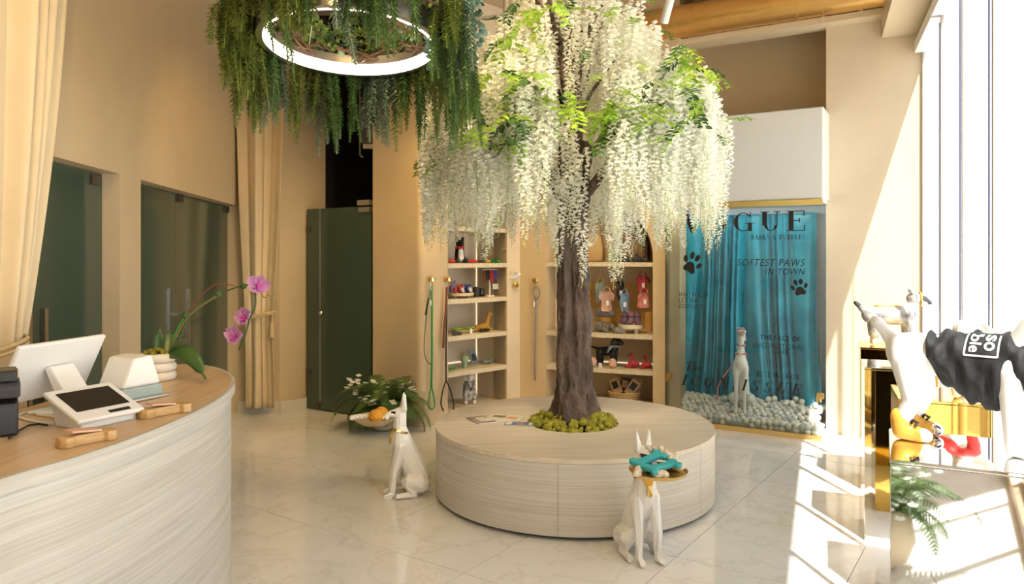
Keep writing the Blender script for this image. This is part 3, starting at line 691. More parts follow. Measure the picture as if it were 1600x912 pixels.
# --- reception counter
CT = 1.0
front = [(-1.36,1.35),(-1.285,1.84),(-1.215,2.05),(-1.165,2.3),(-1.143,2.62),(-1.158,2.92),(-1.205,3.17),(-1.27,3.36),(-1.36,3.53),(-1.47,3.68),(-1.60,3.79),(-1.70,3.82)]
def cat(pts, n=6):
    out = []; P_ = [V(p) for p in pts]; P_ = [P_[0]*2-P_[1]]+P_+[P_[-1]*2-P_[-2]]
    for i in range(1, len(P_)-2):
        for k in range(n):
            u = k/n; a, b, c, d_ = P_[i-1:i+3]
            out.append(.5*((2*b)+(c-a)*u+(2*a-5*b+4*c-d_)*u*u+(3*b-a-3*c+d_)*u**3))
    return out+[P_[-2]]
fp = cat(front); back = [V((-1.78,3.78)), V((-1.80,3.6)), V((-1.79,2.9)), V((-1.85,1.35))]
outline = fp+back
t = thing('reception_counter', 'curved reception counter with whitewashed wood front and oak top', 'counter')
MB().prism([tuple(p) for p in outline], CT-.035, CT).build('top', 'counter_top', t)
# edge band and curved front panels
def offset(pts, d_):
    out = []
    for i, p in enumerate(pts):
        tg = (pts[min(i+1,len(pts)-1)]-pts[max(i-1,0)]).normalized(); out.append(p+V((tg.y,-tg.x))*d_)
    return out
o1, o2 = offset(fp, .004), offset(fp, -.012)
MB().loft([[V((a.x,a.y,CT-.04)), V((a.x,a.y,CT+.001)), V((b.x,b.y,CT+.001)), V((b.x,b.y,CT-.04))] for a, b in zip(o1, o2)]).build('edge_band', 'counter_front', t, smooth=40)
i1, i2 = offset(fp, -.012), offset(fp, -.04)
cuts = [0, 38, 50, len(fp)-1]
for a, b in zip(cuts, cuts[1:]):
    rg = []
    for k in range(a, b+1):
        p, q = i1[k], i2[k]
        if k == a and a: p = p.lerp(i1[k+1], .03); q = q.lerp(i2[k+1], .03)
        rg.append([V((q.x,q.y,.0)), V((p.x,p.y,.0)), V((p.x,p.y,CT-.036)), V((q.x,q.y,CT-.036))])
    MB().loft(rg).build('front_panel', 'counter_front', t, smooth=40)
ib = offset(fp, -.042)
MB().prism([tuple(p) for p in ib]+[(b.x+.02, b.y-.03 if b.y > 3.7 else b.y) for b in back], .0, CT-.04).build('carcass', 'counter_front', t)
# ================================================================ COUNTER THINGS
def wedge(m, poly, x0, x1):
    """extrude a (y,z) outline along x"""
    n = len(poly); m.add([(x0,)+tuple(p) for p in poly]+[(x1,)+tuple(p) for p in poly], [tuple(range(n)), tuple(range(2*n-1,n-1,-1))]+[(i, i+n, (i+1)%n+n, (i+1)%n) for i in range(n)])
    return m
# till monitor seen from behind: x runs along the screen, y towards its back
t = thing('till_monitor', 'white till monitor seen from behind, tilted on its stand', 'monitor', (-1.685,2.70,CT), R(79))
lean = Matrix.Rotation(R(26), 4, 'X')
m = MB(); m.m = Matrix.Translation((0,.0,.148)) @ lean; m.box((0,0,0), (.40,.018,.235)); m.build('case', 'plastic_white', t, bevel=.006)
m = MB(); m.m = Matrix.Translation((0,.0,.148)) @ lean; m.box((0,.011,0), (.37,.004,.205)); m.build('screen', 'screen', t)
m = MB(); wedge(m, [(-.012,.155),(-.042,.165),(-.150,.012),(-.085,.012)], -.055, .055); m.build('stand', 'plastic_white', t, bevel=.008)
MB().box((0,-.09,.005), (.20,.21,.010)).build('foot', 'plastic_white', t, bevel=.004)
# receipt printer
t = thing('receipt_printer', 'white wedge shaped receipt printer with grey green lower band', 'printer', G(190,624,CT)+V((.015,.03,0)), R(-25))
m = MB(); wedge(m, [(-.085,.052),(-.035,.165),(.045,.170),(.085,.052)], -.075, .075); m.build('top_case', 'plastic_white', t, bevel=.010)
m = MB(); wedge(m, [(-.108,.010),(-.086,.052),(.086,.052),(.095,.010)], -.076, .076); m.build('lower_case', 'plastic_teal', t, bevel=.004)
MB().box((.0,-.02,.006), (.21,.24,.010)).build('base_plate', 'steel', t, bevel=.003)
# customer tablet on a wedge
t = thing('card_terminal', 'white customer tablet terminal with black screen on the counter', 'tablet', G(152,662,CT)+V((-.02,.02,0)), R(63))
tl = Matrix.Translation((0,.0,.068)) @ Matrix.Rotation(R(22), 4, 'X')
m = MB(); m.m = tl; m.box((0,0,0), (.235,.205,.016)); m.build('bezel', 'plastic_white', t, bevel=.006)
m = MB(); m.m = tl; m.box((0,.012,.0085), (.185,.125,.002)); m.build('screen', 'screen', t)
m = MB(); m.m = tl; m.box((.035,-.082,.0085), (.075,.016,.002)); m.build('card_slot', 'black', t)
m = MB(); wedge(m, [(-.075,.0),(-.075,.028),(.085,.092),(.095,.085),(.06,.0)], -.095, .095); m.build('base', 'plastic_white', t, bevel=.006)
# black device at the frame edge
t = thing('card_reader_dock', 'black barcode scanner dock at the left end of the counter', 'scanner', G(2,680,CT)+V((-.015,.02,0)), R(35))
m = MB(); wedge(m, [(-.06,.0),(-.05,.10),(-.03,.115),(.05,.115),(.06,.0)], -.045, .045); m.build('body', 'black', t, bevel=.008)
m = MB(); wedge(m, [(-.075,.12),(-.085,.155),(-.06,.17),(.07,.17),(.07,.12)], -.05, .05); m.build('head', 'charcoal', t, bevel=.008)
m = MB(); wedge(m, [(-.075,.172),(-.065,.205),(.045,.205),(.05,.172)], -.042, .042); m.build('cradle', 'black', t, bevel=.006)
MB().box((.043,-.01,.189), (.004,.07,.022)).build('window', 'kraft', t)
# cables
c = MB().tube([G(x, y, CT+.006) for x, y in ((96,655),(80,650),(60,648),(48,642),(36,645),(26,650),(40,655),(62,660),(85,662))], .0045, 6).build('white_cable', 'cable_white', smooth=True); tag(c, 'thin white cable looping behind the customer tablet', 'cable')
c = MB().tube([G(x, y, CT+.006) for x, y in ((14,684),(30,672),(45,664),(60,662),(74,664))], .0035, 6).build('black_cable', 'black', smooth=True); tag(c, 'thin black cable running from the scanner dock', 'cable')
# wooden dog shaped card holders
def dog_holder(loc, rz, L, label):
    t = thing('card_holder', label, 'card holder', loc, rz, group='wooden dog shaped card holders')
    k = L/.2
    out = [(-.10,-.018),(-.085,-.035),(-.06,-.032),(-.05,-.024),(.045,-.024),(.055,-.04),(.085,-.042),(.092,-.02),(.10,.0),(.092,.022),(.07,.036),(.05,.028),(-.05,.026),(-.062,.036),(-.09,.036),(-.10,.02)]
    MB().prism([(x*k, y*k) for x, y in out], 0, .032).build('body', 'oak', t, bevel=.004)
    m = MB(); m.box((-.012*k,.004,.040), (.085,.052,.006), m=Matrix.Rotation(R(6), 4, 'Y')); m.build('card', 'card_pink', t, bevel=.001)
q0, q1 = G(86,704,CT), G(167,688,CT); dog_holder((q0+q1)/2+V((0,.03,0)), math.atan2((q1-q0).y, (q1-q0).x), .165, 'wooden dog shaped holder with pink cards, nearest on the counter')
q0, q1 = G(214,656,CT), G(292,642,CT); dog_holder((q0+q1)/2+V((0,.015,0)), math.atan2((q1-q0).y, (q1-q0).x), .185, 'wooden dog shaped holder with pink cards, right of the tablet')
# orchid
OP = G(250,596,CT)+V((-.035,.045,0)); OY = OP.y
t = thing('potted_orchid', 'magenta orchid in a ribbed cream pot on the counter end', 'plant', OP)
pr = [(.0,.0),(.062,.0)]
for k in range(3):
    for j in range(9):
        a = -PI/2+PI*j/8; pr.append((.066+.016*math.cos(a), .0205+.041*k+.0205*math.sin(a)))
pr += [(.062,.122),(.055,.115),(.0,.112)]
MB().lathe(pr[1:-1], 40).build('pot', 'cream_ceramic', t, smooth=50)
m = MB(); random.seed(2)
for k in range(70):
    a, r = U(0,2*PI), .052*math.sqrt(U(0,1)); m.ball((r*math.cos(a), r*math.sin(a), .118+.018*(1-r/.055)+U(-.004,.01)), (.010,.010,.008), 6, 4)
o = m.build('moss', 'moss', t, smooth=True); o['kind'] = 'stuff'
def O3(px, py, dy=0): return PY(px, py, OY+dy)-OP
def strap(m, pts, widths, side, fold=.18):
    rg = []
    for i, (p, w_) in enumerate(zip(pts, widths)):
        p = V(p); tg = (V(pts[min(i+1,len(pts)-1)])-V(pts[max(i-1,0)])).normalized(); s_ = (V(side)-tg*V(side).dot(tg)).normalized(); nn = s_.cross(tg)
        rg.append([p-s_*w_+nn*w_*fold, p-s_*w_*.5+nn*w_*.04, p, p+s_*w_*.5+nn*w_*.04, p+s_*w_+nn*w_*fold])
    return m.loft(rg, closed=False)
def oleaf(pts, W, side):
    n = len(pts); P_ = [V(p) for p in pts]; fine = []
    for i in range(n-1):
        for k in range(4): fine.append(P_[i].lerp(P_[i+1], k/4))
    fine.append(P_[-1]); 
    for _ in range(3): fine = [fine[0]]+[(fine[i-1]+fine[i]*2+fine[i+1])/4 for i in range(1,len(fine)-1)]+[fine[-1]]
    N_ = len(fine); m = MB(); strap(m, fine, [W*(.30+.70*math.sin(PI*min(1,(i+.5)/N_*1.15))**.7)*(1 if i < N_-2 else .35) for i in range(N_)], side)
    o = m.build('leaf', 'orchid_leaf', t, smooth=True); s_ = o.modifiers.new('s', 'SOLIDIFY'); s_.thickness = .003
oleaf([O3(263,553,-.02), O3(285,548,-.06), O3(305,562,-.10), O3(322,592,-.12)], .036, (.5,.2,.8))
oleaf([O3(245,556,-.02), O3(230,560,-.06), O3(219,572,-.09), O3(214,588,-.10)], .026, (.6,.7,.2))
oleaf([O3(252,556,.02), O3(247,535,.03), O3(250,514,.03)], .024, (.9,.3,0))
oleaf([O3(262,552,.0), O3(266,532,.03), O3(262,517,.05)], .026, (.95,.3,0))
oleaf([O3(266,550,-.02), O3(276,536,-.03), O3(284,531,-.03)], .012, (.4,.9,0))
def curve(pts, r, nm, mt):
    P_ = cat([tuple(p) for p in pts], 5); MB().tube(P_, r, 6).build(nm, mt, t, smooth=True)
curve([O3(262,553), O3(275,525), O3(294,495), O3(320,474), O3(343,461)], .0042, 'stem', 'orchid_stem')
curve([O3(266,553), O3(282,525), O3(300,488), O3(330,466), O3(345,459), O3(368,449), O3(392,445), O3(398,452), O3(399,478), O3(390,498), O3(386,514), O3(378,535), O3(373,547)], .0036, 'stem', 'leaf_dark')
curve([O3(294,488), O3(312,464), O3(334,445), O3(350,444), O3(368,446)], .0028, 'stem', 'brown_leather')
curve([O3(262,553), O3(278,512), O3(288,496)], .003, 'stake', 'green')
for px, py in ((289,493),(342,459),(380,447)): MB().ball(O3(px,py), (.015,.012,.014), 9, 6).build('clip', 'leaf_dark', t, smooth=True)
curve([O3(390,456), O3(398,460), O3(407,458), O3(413,465), O3(420,460), O3(424,468)], .002, 'root', 'orchid_stem')
pm = MB(); rg = []
for i in range(9):
    u = i/8; w_ = .024*math.sin(PI*(.08+.86*u))**.75; rg.append([V((x*w_, u*.046, .010*u*u+(.004 if abs(x) > .5 else 0)-.006*math.cos(x*2))) for x in (-1,-.5,0,.5,1)])
pm.loft(rg, closed=False); petal_me = pm.mesh('petal')
lip_me = MB().ball((0,0,.006), (.008,.012,.007), 8, 6).ball((0,-.012,.012), (.006,.006,.012), 8, 5).mesh('lip')
for k, (px, py, fx, fz) in enumerate(((403,446,25,20),(382,496,-30,-10),(367,525,-25,5))):
    fo = put('flower', lip_me, 'orchid_lip', t, smooth=True, loc=O3(px,py,-.02), rot=(R(80+fz*.3), R(fz), R(fx)))
    for j, (a, sc) in enumerate(((0,1.0),(72,1.15),(144,.85),(216,.85),(288,1.15))):
        put('petal', petal_me, 'orchid', fo, smooth=True, rot=(0,0,R(a)), scale=sc)

# ================================================================ FLOOR THINGS
# faceted dog statues with trays
DOG = blob('body', [((0,.085,.115),.082,(0,-.02,.35),.070),((0,-.02,.35),.070,(0,-.035,.44),.048),((0,-.035,.44),.046,(0,-.03,.52),.040),
    ((0,-.03,.535),.042,(0,-.07,.53),.034),((0,-.07,.528),.030,(0,-.135,.515),.020),
    ((.028,-.012,.565),.022,(.036,-.004,.655),.008),((-.028,-.012,.565),.022,(-.036,-.004,.655),.008)]+
    [sg for s_ in (1,-1) for sg in (((s_*.045,-.035,.32),.036,(s_*.050,-.075,.16),.024),((s_*.050,-.075,.16),.023,(s_*.052,-.085,.03),.019),((s_*.052,-.088,.020),.021,(s_*.054,-.130,.017),.018),
    ((s_*.062,.095,.085),.060,(s_*.075,.015,.105),.046),((s_*.075,.02,.09),.035,(s_*.085,.05,.025),.022),((s_*.086,.05,.021),.021,(s_*.090,-.055,.018),.019))]+[((0,.14,.04),.022,(0,.165,.02),.014)], .0075, 0, 330)
def statue(loc, rz, label, bowl):
    t = thing('dog_statue', label, 'statue', loc, rz, group='white faceted dog statues holding trays')
    put('body', DOG, 'statue', t)
    m = MB()
    for s_ in (1,-1): m.add([V(q) for q in ((s_*.004,-.094,.552),(s_*.040,-.072,.556),(s_*.036,-.082,.528),(s_*.014,-.104,.526),(s_*.004,-.088,.552),(s_*.040,-.062,.556),(s_*.036,-.072,.528),(s_*.014,-.094,.526))], BOXF)
    m.build('sunglasses', 'black_gloss', t)
    m = MB(); m.tube([V((.052*math.cos(a), -.033+.054*math.sin(a), .425-.016*math.sin(a))) for a in [2*PI*k/14 for k in range(15)]], .010, 4); m.build('collar', 'gold', t)
    m = MB(); m.add([V(q) for q in ((-.034,-.078,.43),(.034,-.078,.43),(.012,-.100,.395),(.016,-.098,.345),(0,-.104,.335),(-.016,-.098,.345),(-.012,-.100,.395),(0,-.082,.36))], [(0,6,1),(6,2,1),(6,5,4),(6,4,3,2),(0,7,6),(1,2,7),(5,7,4),(3,4,7),(6,7,5),(2,3,7),(0,1,7)]); m.build('tie', 'gold', t)
    if bowl: pr = [(.02,-.022),(.075,-.020),(.115,.002),(.140,.026),(.144,.030),(.136,.029),(.110,.008),(.072,-.012),(.02,-.014)]
    else: pr = [(.02,-.005),(.132,-.005),(.142,.012),(.145,.014),(.139,.014),(.130,.002),(.02,.002)]
    MB().lathe(pr, 40, (0,-.195,.492)).build('tray', 'bowl_wood' if bowl else 'gold', t, smooth=40)
    return t
A_ = statue(G(638,772)+V((-.02,-.01,0)), R(-76), 'white faceted dog statue facing left, holding a wooden bowl', True)
B_ = statue(G(1003,869), R(14), 'white faceted dog statue in front of the bench, holding a gold tray', False)
B_.scale = (1,1,1)
bpy.context.view_layer.update()
def WA(root, p): return root.matrix_world @ V(p)
def onbowl(root, x, y, z): return WA(root, (x, -.195+y, .492+z))
for i, (x, y, r, lb) in enumerate(((.035,.02,.048,'nearer orange knitted ball in the wooden bowl'),(-.03,-.03,.046,'farther orange knitted ball in the wooden bowl'))):
    x, y = ((.055,.005),(-.042,.045))[i]
    t = MB().ball((0,0,0), r, 20, 12).build('yarn_ball', 'orange_yarn', loc=onbowl(A_, x, y, r-.008), smooth=True); tag(t, lb, 'ball')
def rope_knot(loc, rz, label, mt, pts, r=.017, knots=()):
    t = thing('rope_toy', label, 'dog toy', loc, rz, group='knotted rope dog toys')
    P_ = cat(pts, 6)
    for k in range(2):
        q = []
        for i, p in enumerate(P_):
            tg = (P_[min(i+1,len(P_)-1)]-P_[max(i-1,0)]).normalized(); s_ = V((-tg.y, tg.x, 0)).normalized(); b = tg.cross(s_); a = i*.9+k*PI
            q.append(p+(s_*math.cos(a)+b*math.sin(a))*r*.5)
        MB().tube(q, r*.62, 7).build('cord', mt, t, smooth=True)
    for p, kr in knots:
        MB().ball(p, (kr,kr*.9,kr*.8), 9, 6).build('knot', mt, t, smooth=True)
rope_knot(onbowl(A_, .01,-.095,.032), R(15), 'white rope bone toy at the far left side of the wooden bowl', 'rope_white', [(-.045,0,0),(0,0,.004),(.045,0,0)], .018, (((-.048,.012,0),.018),((-.05,-.012,0),.018),((.05,.01,0),.016)))
rope_knot(onbowl(A_, .045,.082,.030), R(60), 'white knotted rope toy at the right side of the wooden bowl', 'rope_white', [(-.03,0,0),(0,0,.012),(.03,0,.004)], .014, (((-.035,.012,0),.017),((-.03,-.014,0),.017),((.035,.012,.005),.017),((.03,-.012,.01),.016)))
bone_out = [(-.085,-.012),(-.10,-.032),(-.082,-.048),(-.060,-.038),(-.050,-.020),(.045,-.020),(.058,-.040),(.084,-.044),(.098,-.026),(.088,-.006),(.100,.010),(.092,.034),(.066,.038),(.048,.022),(-.045,.022),(-.058,.042),(-.084,.044),(-.098,.024)]
def bone(loc, rz, tilt, mt, label, sc=1.0, group='flat bone shaped dog toys'):
    o = MB().prism([(x*sc, y*sc) for x, y in [tuple(p) for p in cat(bone_out+[bone_out[0]], 3)[:-1]]], 0, .022).build('bone_toy', mt, bevel=.006); o.location = loc; o.rotation_euler = (R(tilt[0]), R(tilt[1]), rz); tag(o, label, 'dog toy', group)
bone(onbowl(B_, .03,.03,.008), R(14), (0,0), 'toy_grey', 'dark grey bone toy lying lowest on the gold tray', .9)
bone(onbowl(B_, .0,-.05,.034), R(30), (8,-4), 'toy_teal', 'turquoise bone toy in front on the gold tray', .98)
bone(onbowl(B_, -.03,.045,.046), R(40), (12,-6), 'toy_teal', 'turquoise bone toy behind, across the statue face', 1.1)
rope_knot(onbowl(B_, .085,.045,.03), R(-60), 'thick cream rope toy piled on the right of the gold tray', 'rope', [(-.085,0,.045),(-.04,.01,.035),(.0,0,.02),(.05,-.01,.0),(.075,0,-.006)], .020, (((-.085,.01,.05),.022),((.07,.01,0),.024),((.085,-.012,-.002),.018)))
rope_knot(onbowl(B_, .06,.10,.03), R(-35), 'cream rope toy at the back of the gold tray', 'rope', [(-.06,0,.05),(0,.01,.045),(.06,0,.02)], .018, (((-.065,0,.05),.022),((.075,.0,.015),.022),((.07,.02,.03),.017)))
rope_knot(onbowl(B_, -.105,-.03,.020), R(60), 'cream rope toy at the left rim of the gold tray', 'rope', [(-.045,0,.0),(0,.01,.012),(.045,0,.004)], .018, (((-.05,.008,0),.019),((.05,0,.004),.019)))
rope_knot(onbowl(B_, -.035,-.105,.020), R(10), 'short cream rope knot at the front rim of the gold tray', 'rope', [(-.02,0,.0),(0,.004,.006),(.022,0,.0)], .019, (((-.018,.004,0),.020),((.02,0,.0),.021)))
# ferns
def frond_mesh(seed, L, n=22, W=.085):
    random.seed(seed); m = MB(); pts = [V((0,0,0))]; el = R(62)
    for k in range(10): el -= R(12.5); pts.append(pts[-1]+V((math.cos(el),0,math.sin(el)))*L/10)
    m.tube(pts, [.003*(1-.08*i) for i in range(11)], 4)
    for k in range(n):
        u = .12+.88*(k+.5)/n; f = u*10; i = min(9, int(f)); p = pts[i].lerp(pts[i+1], f-i); tg = (pts[i+1]-pts[i]).normalized()
        w_ = W*(math.sin(PI*min(1,u*.85+.12))**.8)
        for sd in (1,-1):
            d = (tg*.45+V((0,sd,0))+V((0,0,-.18))).normalized(); nn = d.cross(tg)*sd
            h = L/n*.62; m.add([p-tg*h*.5, p+d*w_*.55-tg*h*.35, p+d*w_, p+d*w_*.55+tg*h*.55, p+tg*h*.5], [(0,1,2,3,4)])
    me = m.mesh('frond'); me.materials.append(M['leaf_fern']); return me
FM = [frond_mesh(i, .32+.05*(i%4)) for i in range(5)]
def blossom_sprig(seed):
    random.seed(seed); m = MB()
    for k in range(5):
        p = V((U(.08,.27), U(-.05,.05), U(.05,.15)))
        for j in range(5):
            a = j*2*PI/5+k; leaf_mesh(m, p, V((math.cos(a)*.7, math.sin(a), .5)), .024, .022)
    me = m.mesh('white_blossom'); me.materials.append(M['petal']); return me
WB = [blossom_sprig(5), blossom_sprig(6)]
def fern(name, loc, label, pot_prof, pm_, n, h, blossoms, seed, sc=1.0):
    t = thing(name, label, 'plant', loc)
    MB().lathe(pot_prof, 36).build('pot', pm_, t, smooth=40)
    random.seed(seed)
    for i in range(n):
        a = i*2.39996+U(-.2,.2); put('frond', FM[i%5], None, t, loc=(.03*math.cos(a), .03*math.sin(a), h-.01), rot=(U(-.2,.2), U(-.75,.40), a), scale=sc*U(.8,1.12))
    for i in range(blossoms):
        a = i*2.4+U(-.3,.3); put('white_blossom', WB[i%2], None, t, loc=(.02*math.cos(a), .02*math.sin(a), h-.01), rot=(U(-.2,.2), U(-.45,.25), a), scale=sc*U(.9,1.15))
    return t
fern('potted_fern', G(603,672)+V((-.02,.02,0)), 'bushy fern with white blossom in a pale pot beside the corridor door', [(.06,0),(.10,.02),(.13,.09),(.135,.16),(.12,.20),(.11,.20),(.12,.15),(.05,.14)], 'pot_white', 52, .21, 18, 4, 1.25)
fern('potted_fern', (.33,.74,0), 'fern in a round clay pot by the window, mirrored in the near silver plinth', [(.08,0),(.15,.05),(.185,.15),(.17,.25),(.13,.30),(.11,.30),(.14,.24),(.05,.22)], 'pot_clay', 44, .29, 12, 8, 1.15)
# magazines on the bench
def magazine(px, py, rz, w_, l, th, mt, label, pic):
    q = G(px, py, BH); t = thing('magazine', label, 'magazine', q+V((0,0,.0015)), R(rz), group='magazines on the round bench')
    MB().box((0,0,th/2), (w_-.004,l-.004,th)).build('pages', 'paper', t)
    MB().box((0,0,th+.0007), (w_,l,.0014)).build('cover', mt, t)
    for (x, y, a, b, m_) in pic: MB().box((x,y,th+.0018), (a,b,.0006)).build('print', m_, t)
magazine(752,657,-62,.20,.135,.006,'mag_brown','brown magazine, leftmost of the three on the bench',((0,.01,.12,.07,'mag_cream'),))
magazine(789,655,-14,.235,.165,.014,'mag_cream','thick cream book lying between two magazines on the bench',((.055,-.03,.075,.03,'mag_orange'),(.06,.01,.07,.012,'mag_orange'),(-.04,.015,.09,.05,'mag_brown'),(-.02,-.02,.05,.02,'sage')))
magazine(815,663,-9,.225,.09,.004,'mag_blue','blue magazine, rightmost, against the moss',((.075,0,.05,.06,'paper'),(-.01,0,.05,.07,'mag_brown'),(-.085,0,.04,.075,'mag_cream')))
# ================================================================ GLASS DISPLAY CASE
gc = thing('display_case_glass', 'tall glass front of the display case printed with black magazine lettering', 'glass case', kind='structure')
MB().fbox(FV, 0, VL, .0, .008, .046, 1.994).build('front_pane', 'case_glass', gc)
MB().fbox(FV, .0, .008, .01, .30, .046, 1.994).build('side_pane', 'case_glass', gc)
for s_, d_ in ((.012,-.012),(VL-.03,-.012)):
    z = .42 if s_ < .5 else .36
    MB().fbox(FV, s_, s_+.055, d_, d_+.012, z, z+.05).fbox(FV, s_-.008, s_+.03, d_-.002, d_+.05, z-.03, z+.02).build('clamp', 'gold', gc)
MB().fbox(FV, .06, VL-.06, .05, .075, 2.003, 2.018).build('light_strip', 'case_fill', gc)  # glowing strip added to brighten the balls and curtain in the case
# lettering
def wid(px): return FV.s_at(px)
def print_mesh(name, me):
    me.materials.clear(); me.materials.append(M['print_black']); return put(name, me, None, gc)
def place_flat(vs, fs, name, s0, s1, z0, z1, fit=None):
    xs = [v[0] for v in vs]; ys = [v[1] for v in vs]; a, b = fit or (min(xs), max(xs)); c, d = (0, 1) if fit else (min(ys), max(ys))
    m = MB(); m.add([FV.p(s0+(v[0]-a)/(b-a)*(s1-s0), -.0016, z0+(v[1]-c)/(d-c)*(z1-z0)) for v in vs], fs); return print_mesh(name, m.mesh(name))
def ext(pxl, pxr, yt, yb):
    pc = (pxl+pxr)/2; return wid(pxl), wid(pxr), FV.loc(pc, yb)[1], FV.loc(pc, yt)[1]
def sans(txt, pxl, pxr, yt, yb, shear=0, bold=0, space=1.15):
    c = bpy.data.curves.new('lettering', 'FONT'); c.body = txt; c.shear = shear; c.offset = bold; c.space_character = space
    o = bpy.data.objects.new('lettering', c); COL.objects.link(o); me = evaluate(o, 'lettering')
    vs = [tuple(v.co) for v in me.vertices]; fs = [tuple(p.vertices) for p in me.polygons]; bpy.data.meshes.remove(me)
    place_flat(vs, fs, 'lettering', *ext(pxl, pxr, yt, yb))
TK, TN = .19, .045
def GL():
    def l(x0,y0,x1,y1,w_): return ('l',x0,y0,x1,y1,w_)
    def a(cx,cy,rx,ry,a0,a1,tk=TK): return ('a',cx,cy,rx,ry,a0,a1,tk)
    def sf(x,y,w_=.34): return l(x-w_/2,y,x+w_/2,y,TN)
    g = {}
    g['I'] = (.40,[l(.2,0,.2,1,TK),sf(.2,.015),sf(.2,.985)])
    g['E'] = (.78,[l(.19,0,.19,1,TK),l(.02,.985,.70,.985,TN),l(.02,.015,.72,.015,TN),l(.19,.52,.52,.52,TN),l(.69,1,.69,.74,TN),l(.71,0,.71,.28,TN),l(.52,.64,.52,.40,TN)])
    g['L'] = (.70,[l(.19,0,.19,1,TK),sf(.19,.985),l(.02,.015,.66,.015,TN),l(.65,0,.65,.30,TN)])
    g['H'] = (.92,[l(.19,0,.19,1,TK),l(.73,0,.73,1,TK),sf(.19,.015),sf(.19,.985),sf(.73,.015),sf(.73,.985),l(.19,.52,.73,.52,TN)])
    g['T'] = (.76,[l(.38,0,.38,1,TK),sf(.38,.015),l(.03,.985,.73,.985,TN),l(.04,1,.04,.72,TN),l(.72,1,.72,.72,TN)])
    g['U'] = (.86,[l(.20,.30,.20,1,TK),sf(.20,.985),l(.70,.30,.70,1,TN),sf(.70,.985,.24),a(.45,.30,.25,.285,180,360,.13)])
    g['V'] = (.84,[l(.12,1,.44,0,TK),l(.44,0,.74,1,TN),sf(.13,.985),sf(.74,.985,.24)])
    g['A'] = (.84,[l(.40,1,.12,0,TN),l(.40,1,.72,0,TK),sf(.12,.015,.24),sf(.72,.015),l(.22,.36,.60,.36,TN)])
    g['N'] = (.90,[l(.16,0,.16,1,TN),l(.12,1,.72,0,TK),l(.74,0,.74,1,TN),sf(.14,.985,.26),sf(.16,.015,.26),sf(.74,.985,.26)])
    g['W'] = (1.22,[l(.12,1,.38,0,TK),l(.38,0,.62,.9,TN),l(.58,1,.84,0,TK),l(.84,0,1.10,1,TN),sf(.13,.985),sf(.60,.985),sf(1.10,.985,.24)])
    g['K'] = (.88,[l(.19,0,.19,1,TK),sf(.19,.015),sf(.19,.985),l(.24,.42,.70,1,TN),l(.40,.60,.76,0,TK),sf(.70,.985,.24),sf(.76,.015,.26)])
    g['O'] = (.92,[a(.45,.5,.37,.485,0,360)]); 
    g['C'] = (.84,[a(.45,.5,.37,.485,42,318),l(.74,1,.74,.70,TN),l(.74,0,.74,.24,TN)])
    g['G'] = (.92,[a(.45,.5,.37,.485,42,300),l(.74,1,.74,.70,TN),l(.72,.02,.72,.44,TK*.9),l(.52,.44,.90,.44,TN)])
    g['S'] = (.68,[a(.33,.745,.23,.24,40,270,.13),a(.33,.255,.25,.24,-140,90,.15),l(.56,1,.56,.74,TN),l(.08,0,.08,.28,TN)])
    g['B'] = (.80,[l(.19,0,.19,1,TK),l(.02,.985,.44,.985,TN),l(.02,.015,.46,.015,TN),l(.19,.53,.46,.53,TN),a(.42,.757,.23,.228,-90,90),a(.44,.272,.26,.258,-90,90)])
    g['R'] = (.86,[l(.19,0,.19,1,TK),l(.02,.985,.44,.985,TN),sf(.19,.015),l(.19,.50,.46,.50,TN),a(.42,.743,.24,.243,-90,90),l(.44,.50,.74,.03,TK*.9),sf(.78,.015,.16)])
    g['&'] = (.90,[a(.34,.76,.17,.225,-60,240,.11),l(.24,.60,.74,.0,TK*.8),a(.34,.24,.26,.225,110,330,.13),l(.60,.20,.74,.52,TN)])
    g['h'] = (.62,[l(.15,0,.15,1,.12),l(.44,0,.44,.40,.12),a(.295,.40,.145,.24,0,180,.06)])
    g['e'] = (.54,[a(.27,.31,.20,.30,20,320,.12),l(.09,.33,.46,.33,TN)])
    g[' '] = (.42,[])
    return g
GLY = GL()
def serif(txt, pxl, pxr, yt, yb, slant=0.0, track=.12, name='lettering', only=None):
    vs = []; fs = []; x = 0
    for ch in txt:
        wd, st = GLY[ch]
        for s_ in st:
            if s_[0] == 'l':
                _, x0, y0, x1, y1, wt = s_
                dx, dy = x1-x0, y1-y0
                if abs(dx) > abs(dy): q = [(x0,y0-wt/2),(x1,y1-wt/2),(x1,y1+wt/2),(x0,y0+wt/2)]
                else: q = [(x0-wt/2,y0),(x0+wt/2,y0),(x1+wt/2,y1),(x1-wt/2,y1)]
                o = len(vs); vs += [(x+a+slant*b, b) for a, b in q]; fs.append((o,o+1,o+2,o+3))
            else:
                _, cx, cy, rx, ry, a0, a1, tk = s_; n = 26; o = len(vs)
                for k in range(n+1):
                    an = R(a0+(a1-a0)*k/n); c, s = math.cos(an), math.sin(an); t_ = TN*.5+(tk-TN)*abs(c)**1.6*.5
                    for sg in (1,-1): vs.append((x+cx+(rx-TK*.25+sg*t_)*c+slant*(cy+ry*s), cy+(ry-TN*.5+sg*TN*.5)*s))
                for k in range(n): fs.append((o+2*k, o+2*k+1, o+2*k+3, o+2*k+2))
        x += wd+track
    place_flat(vs, fs, name, *ext(pxl, pxr, yt, yb))
serif('VOGUE', 1066, 1258, 331.5, 362, track=.20)
serif('BARKS & BUBBLES', 1174, 1258, 366.5, 374, track=.16)
sans('SOFTEST PAWS', 1152, 1258, 404.5, 415.5, .25); sans('IN TOWN', 1196, 1258, 419, 429, .25)
for i, (tx, r_) in enumerate((('WHO REALLY', 1107), ('LET THE', 1092), ('DOGS OUT', 1099))): sans(tx, 1061, r_, 457+9*i, 463.8+9*i, .25)
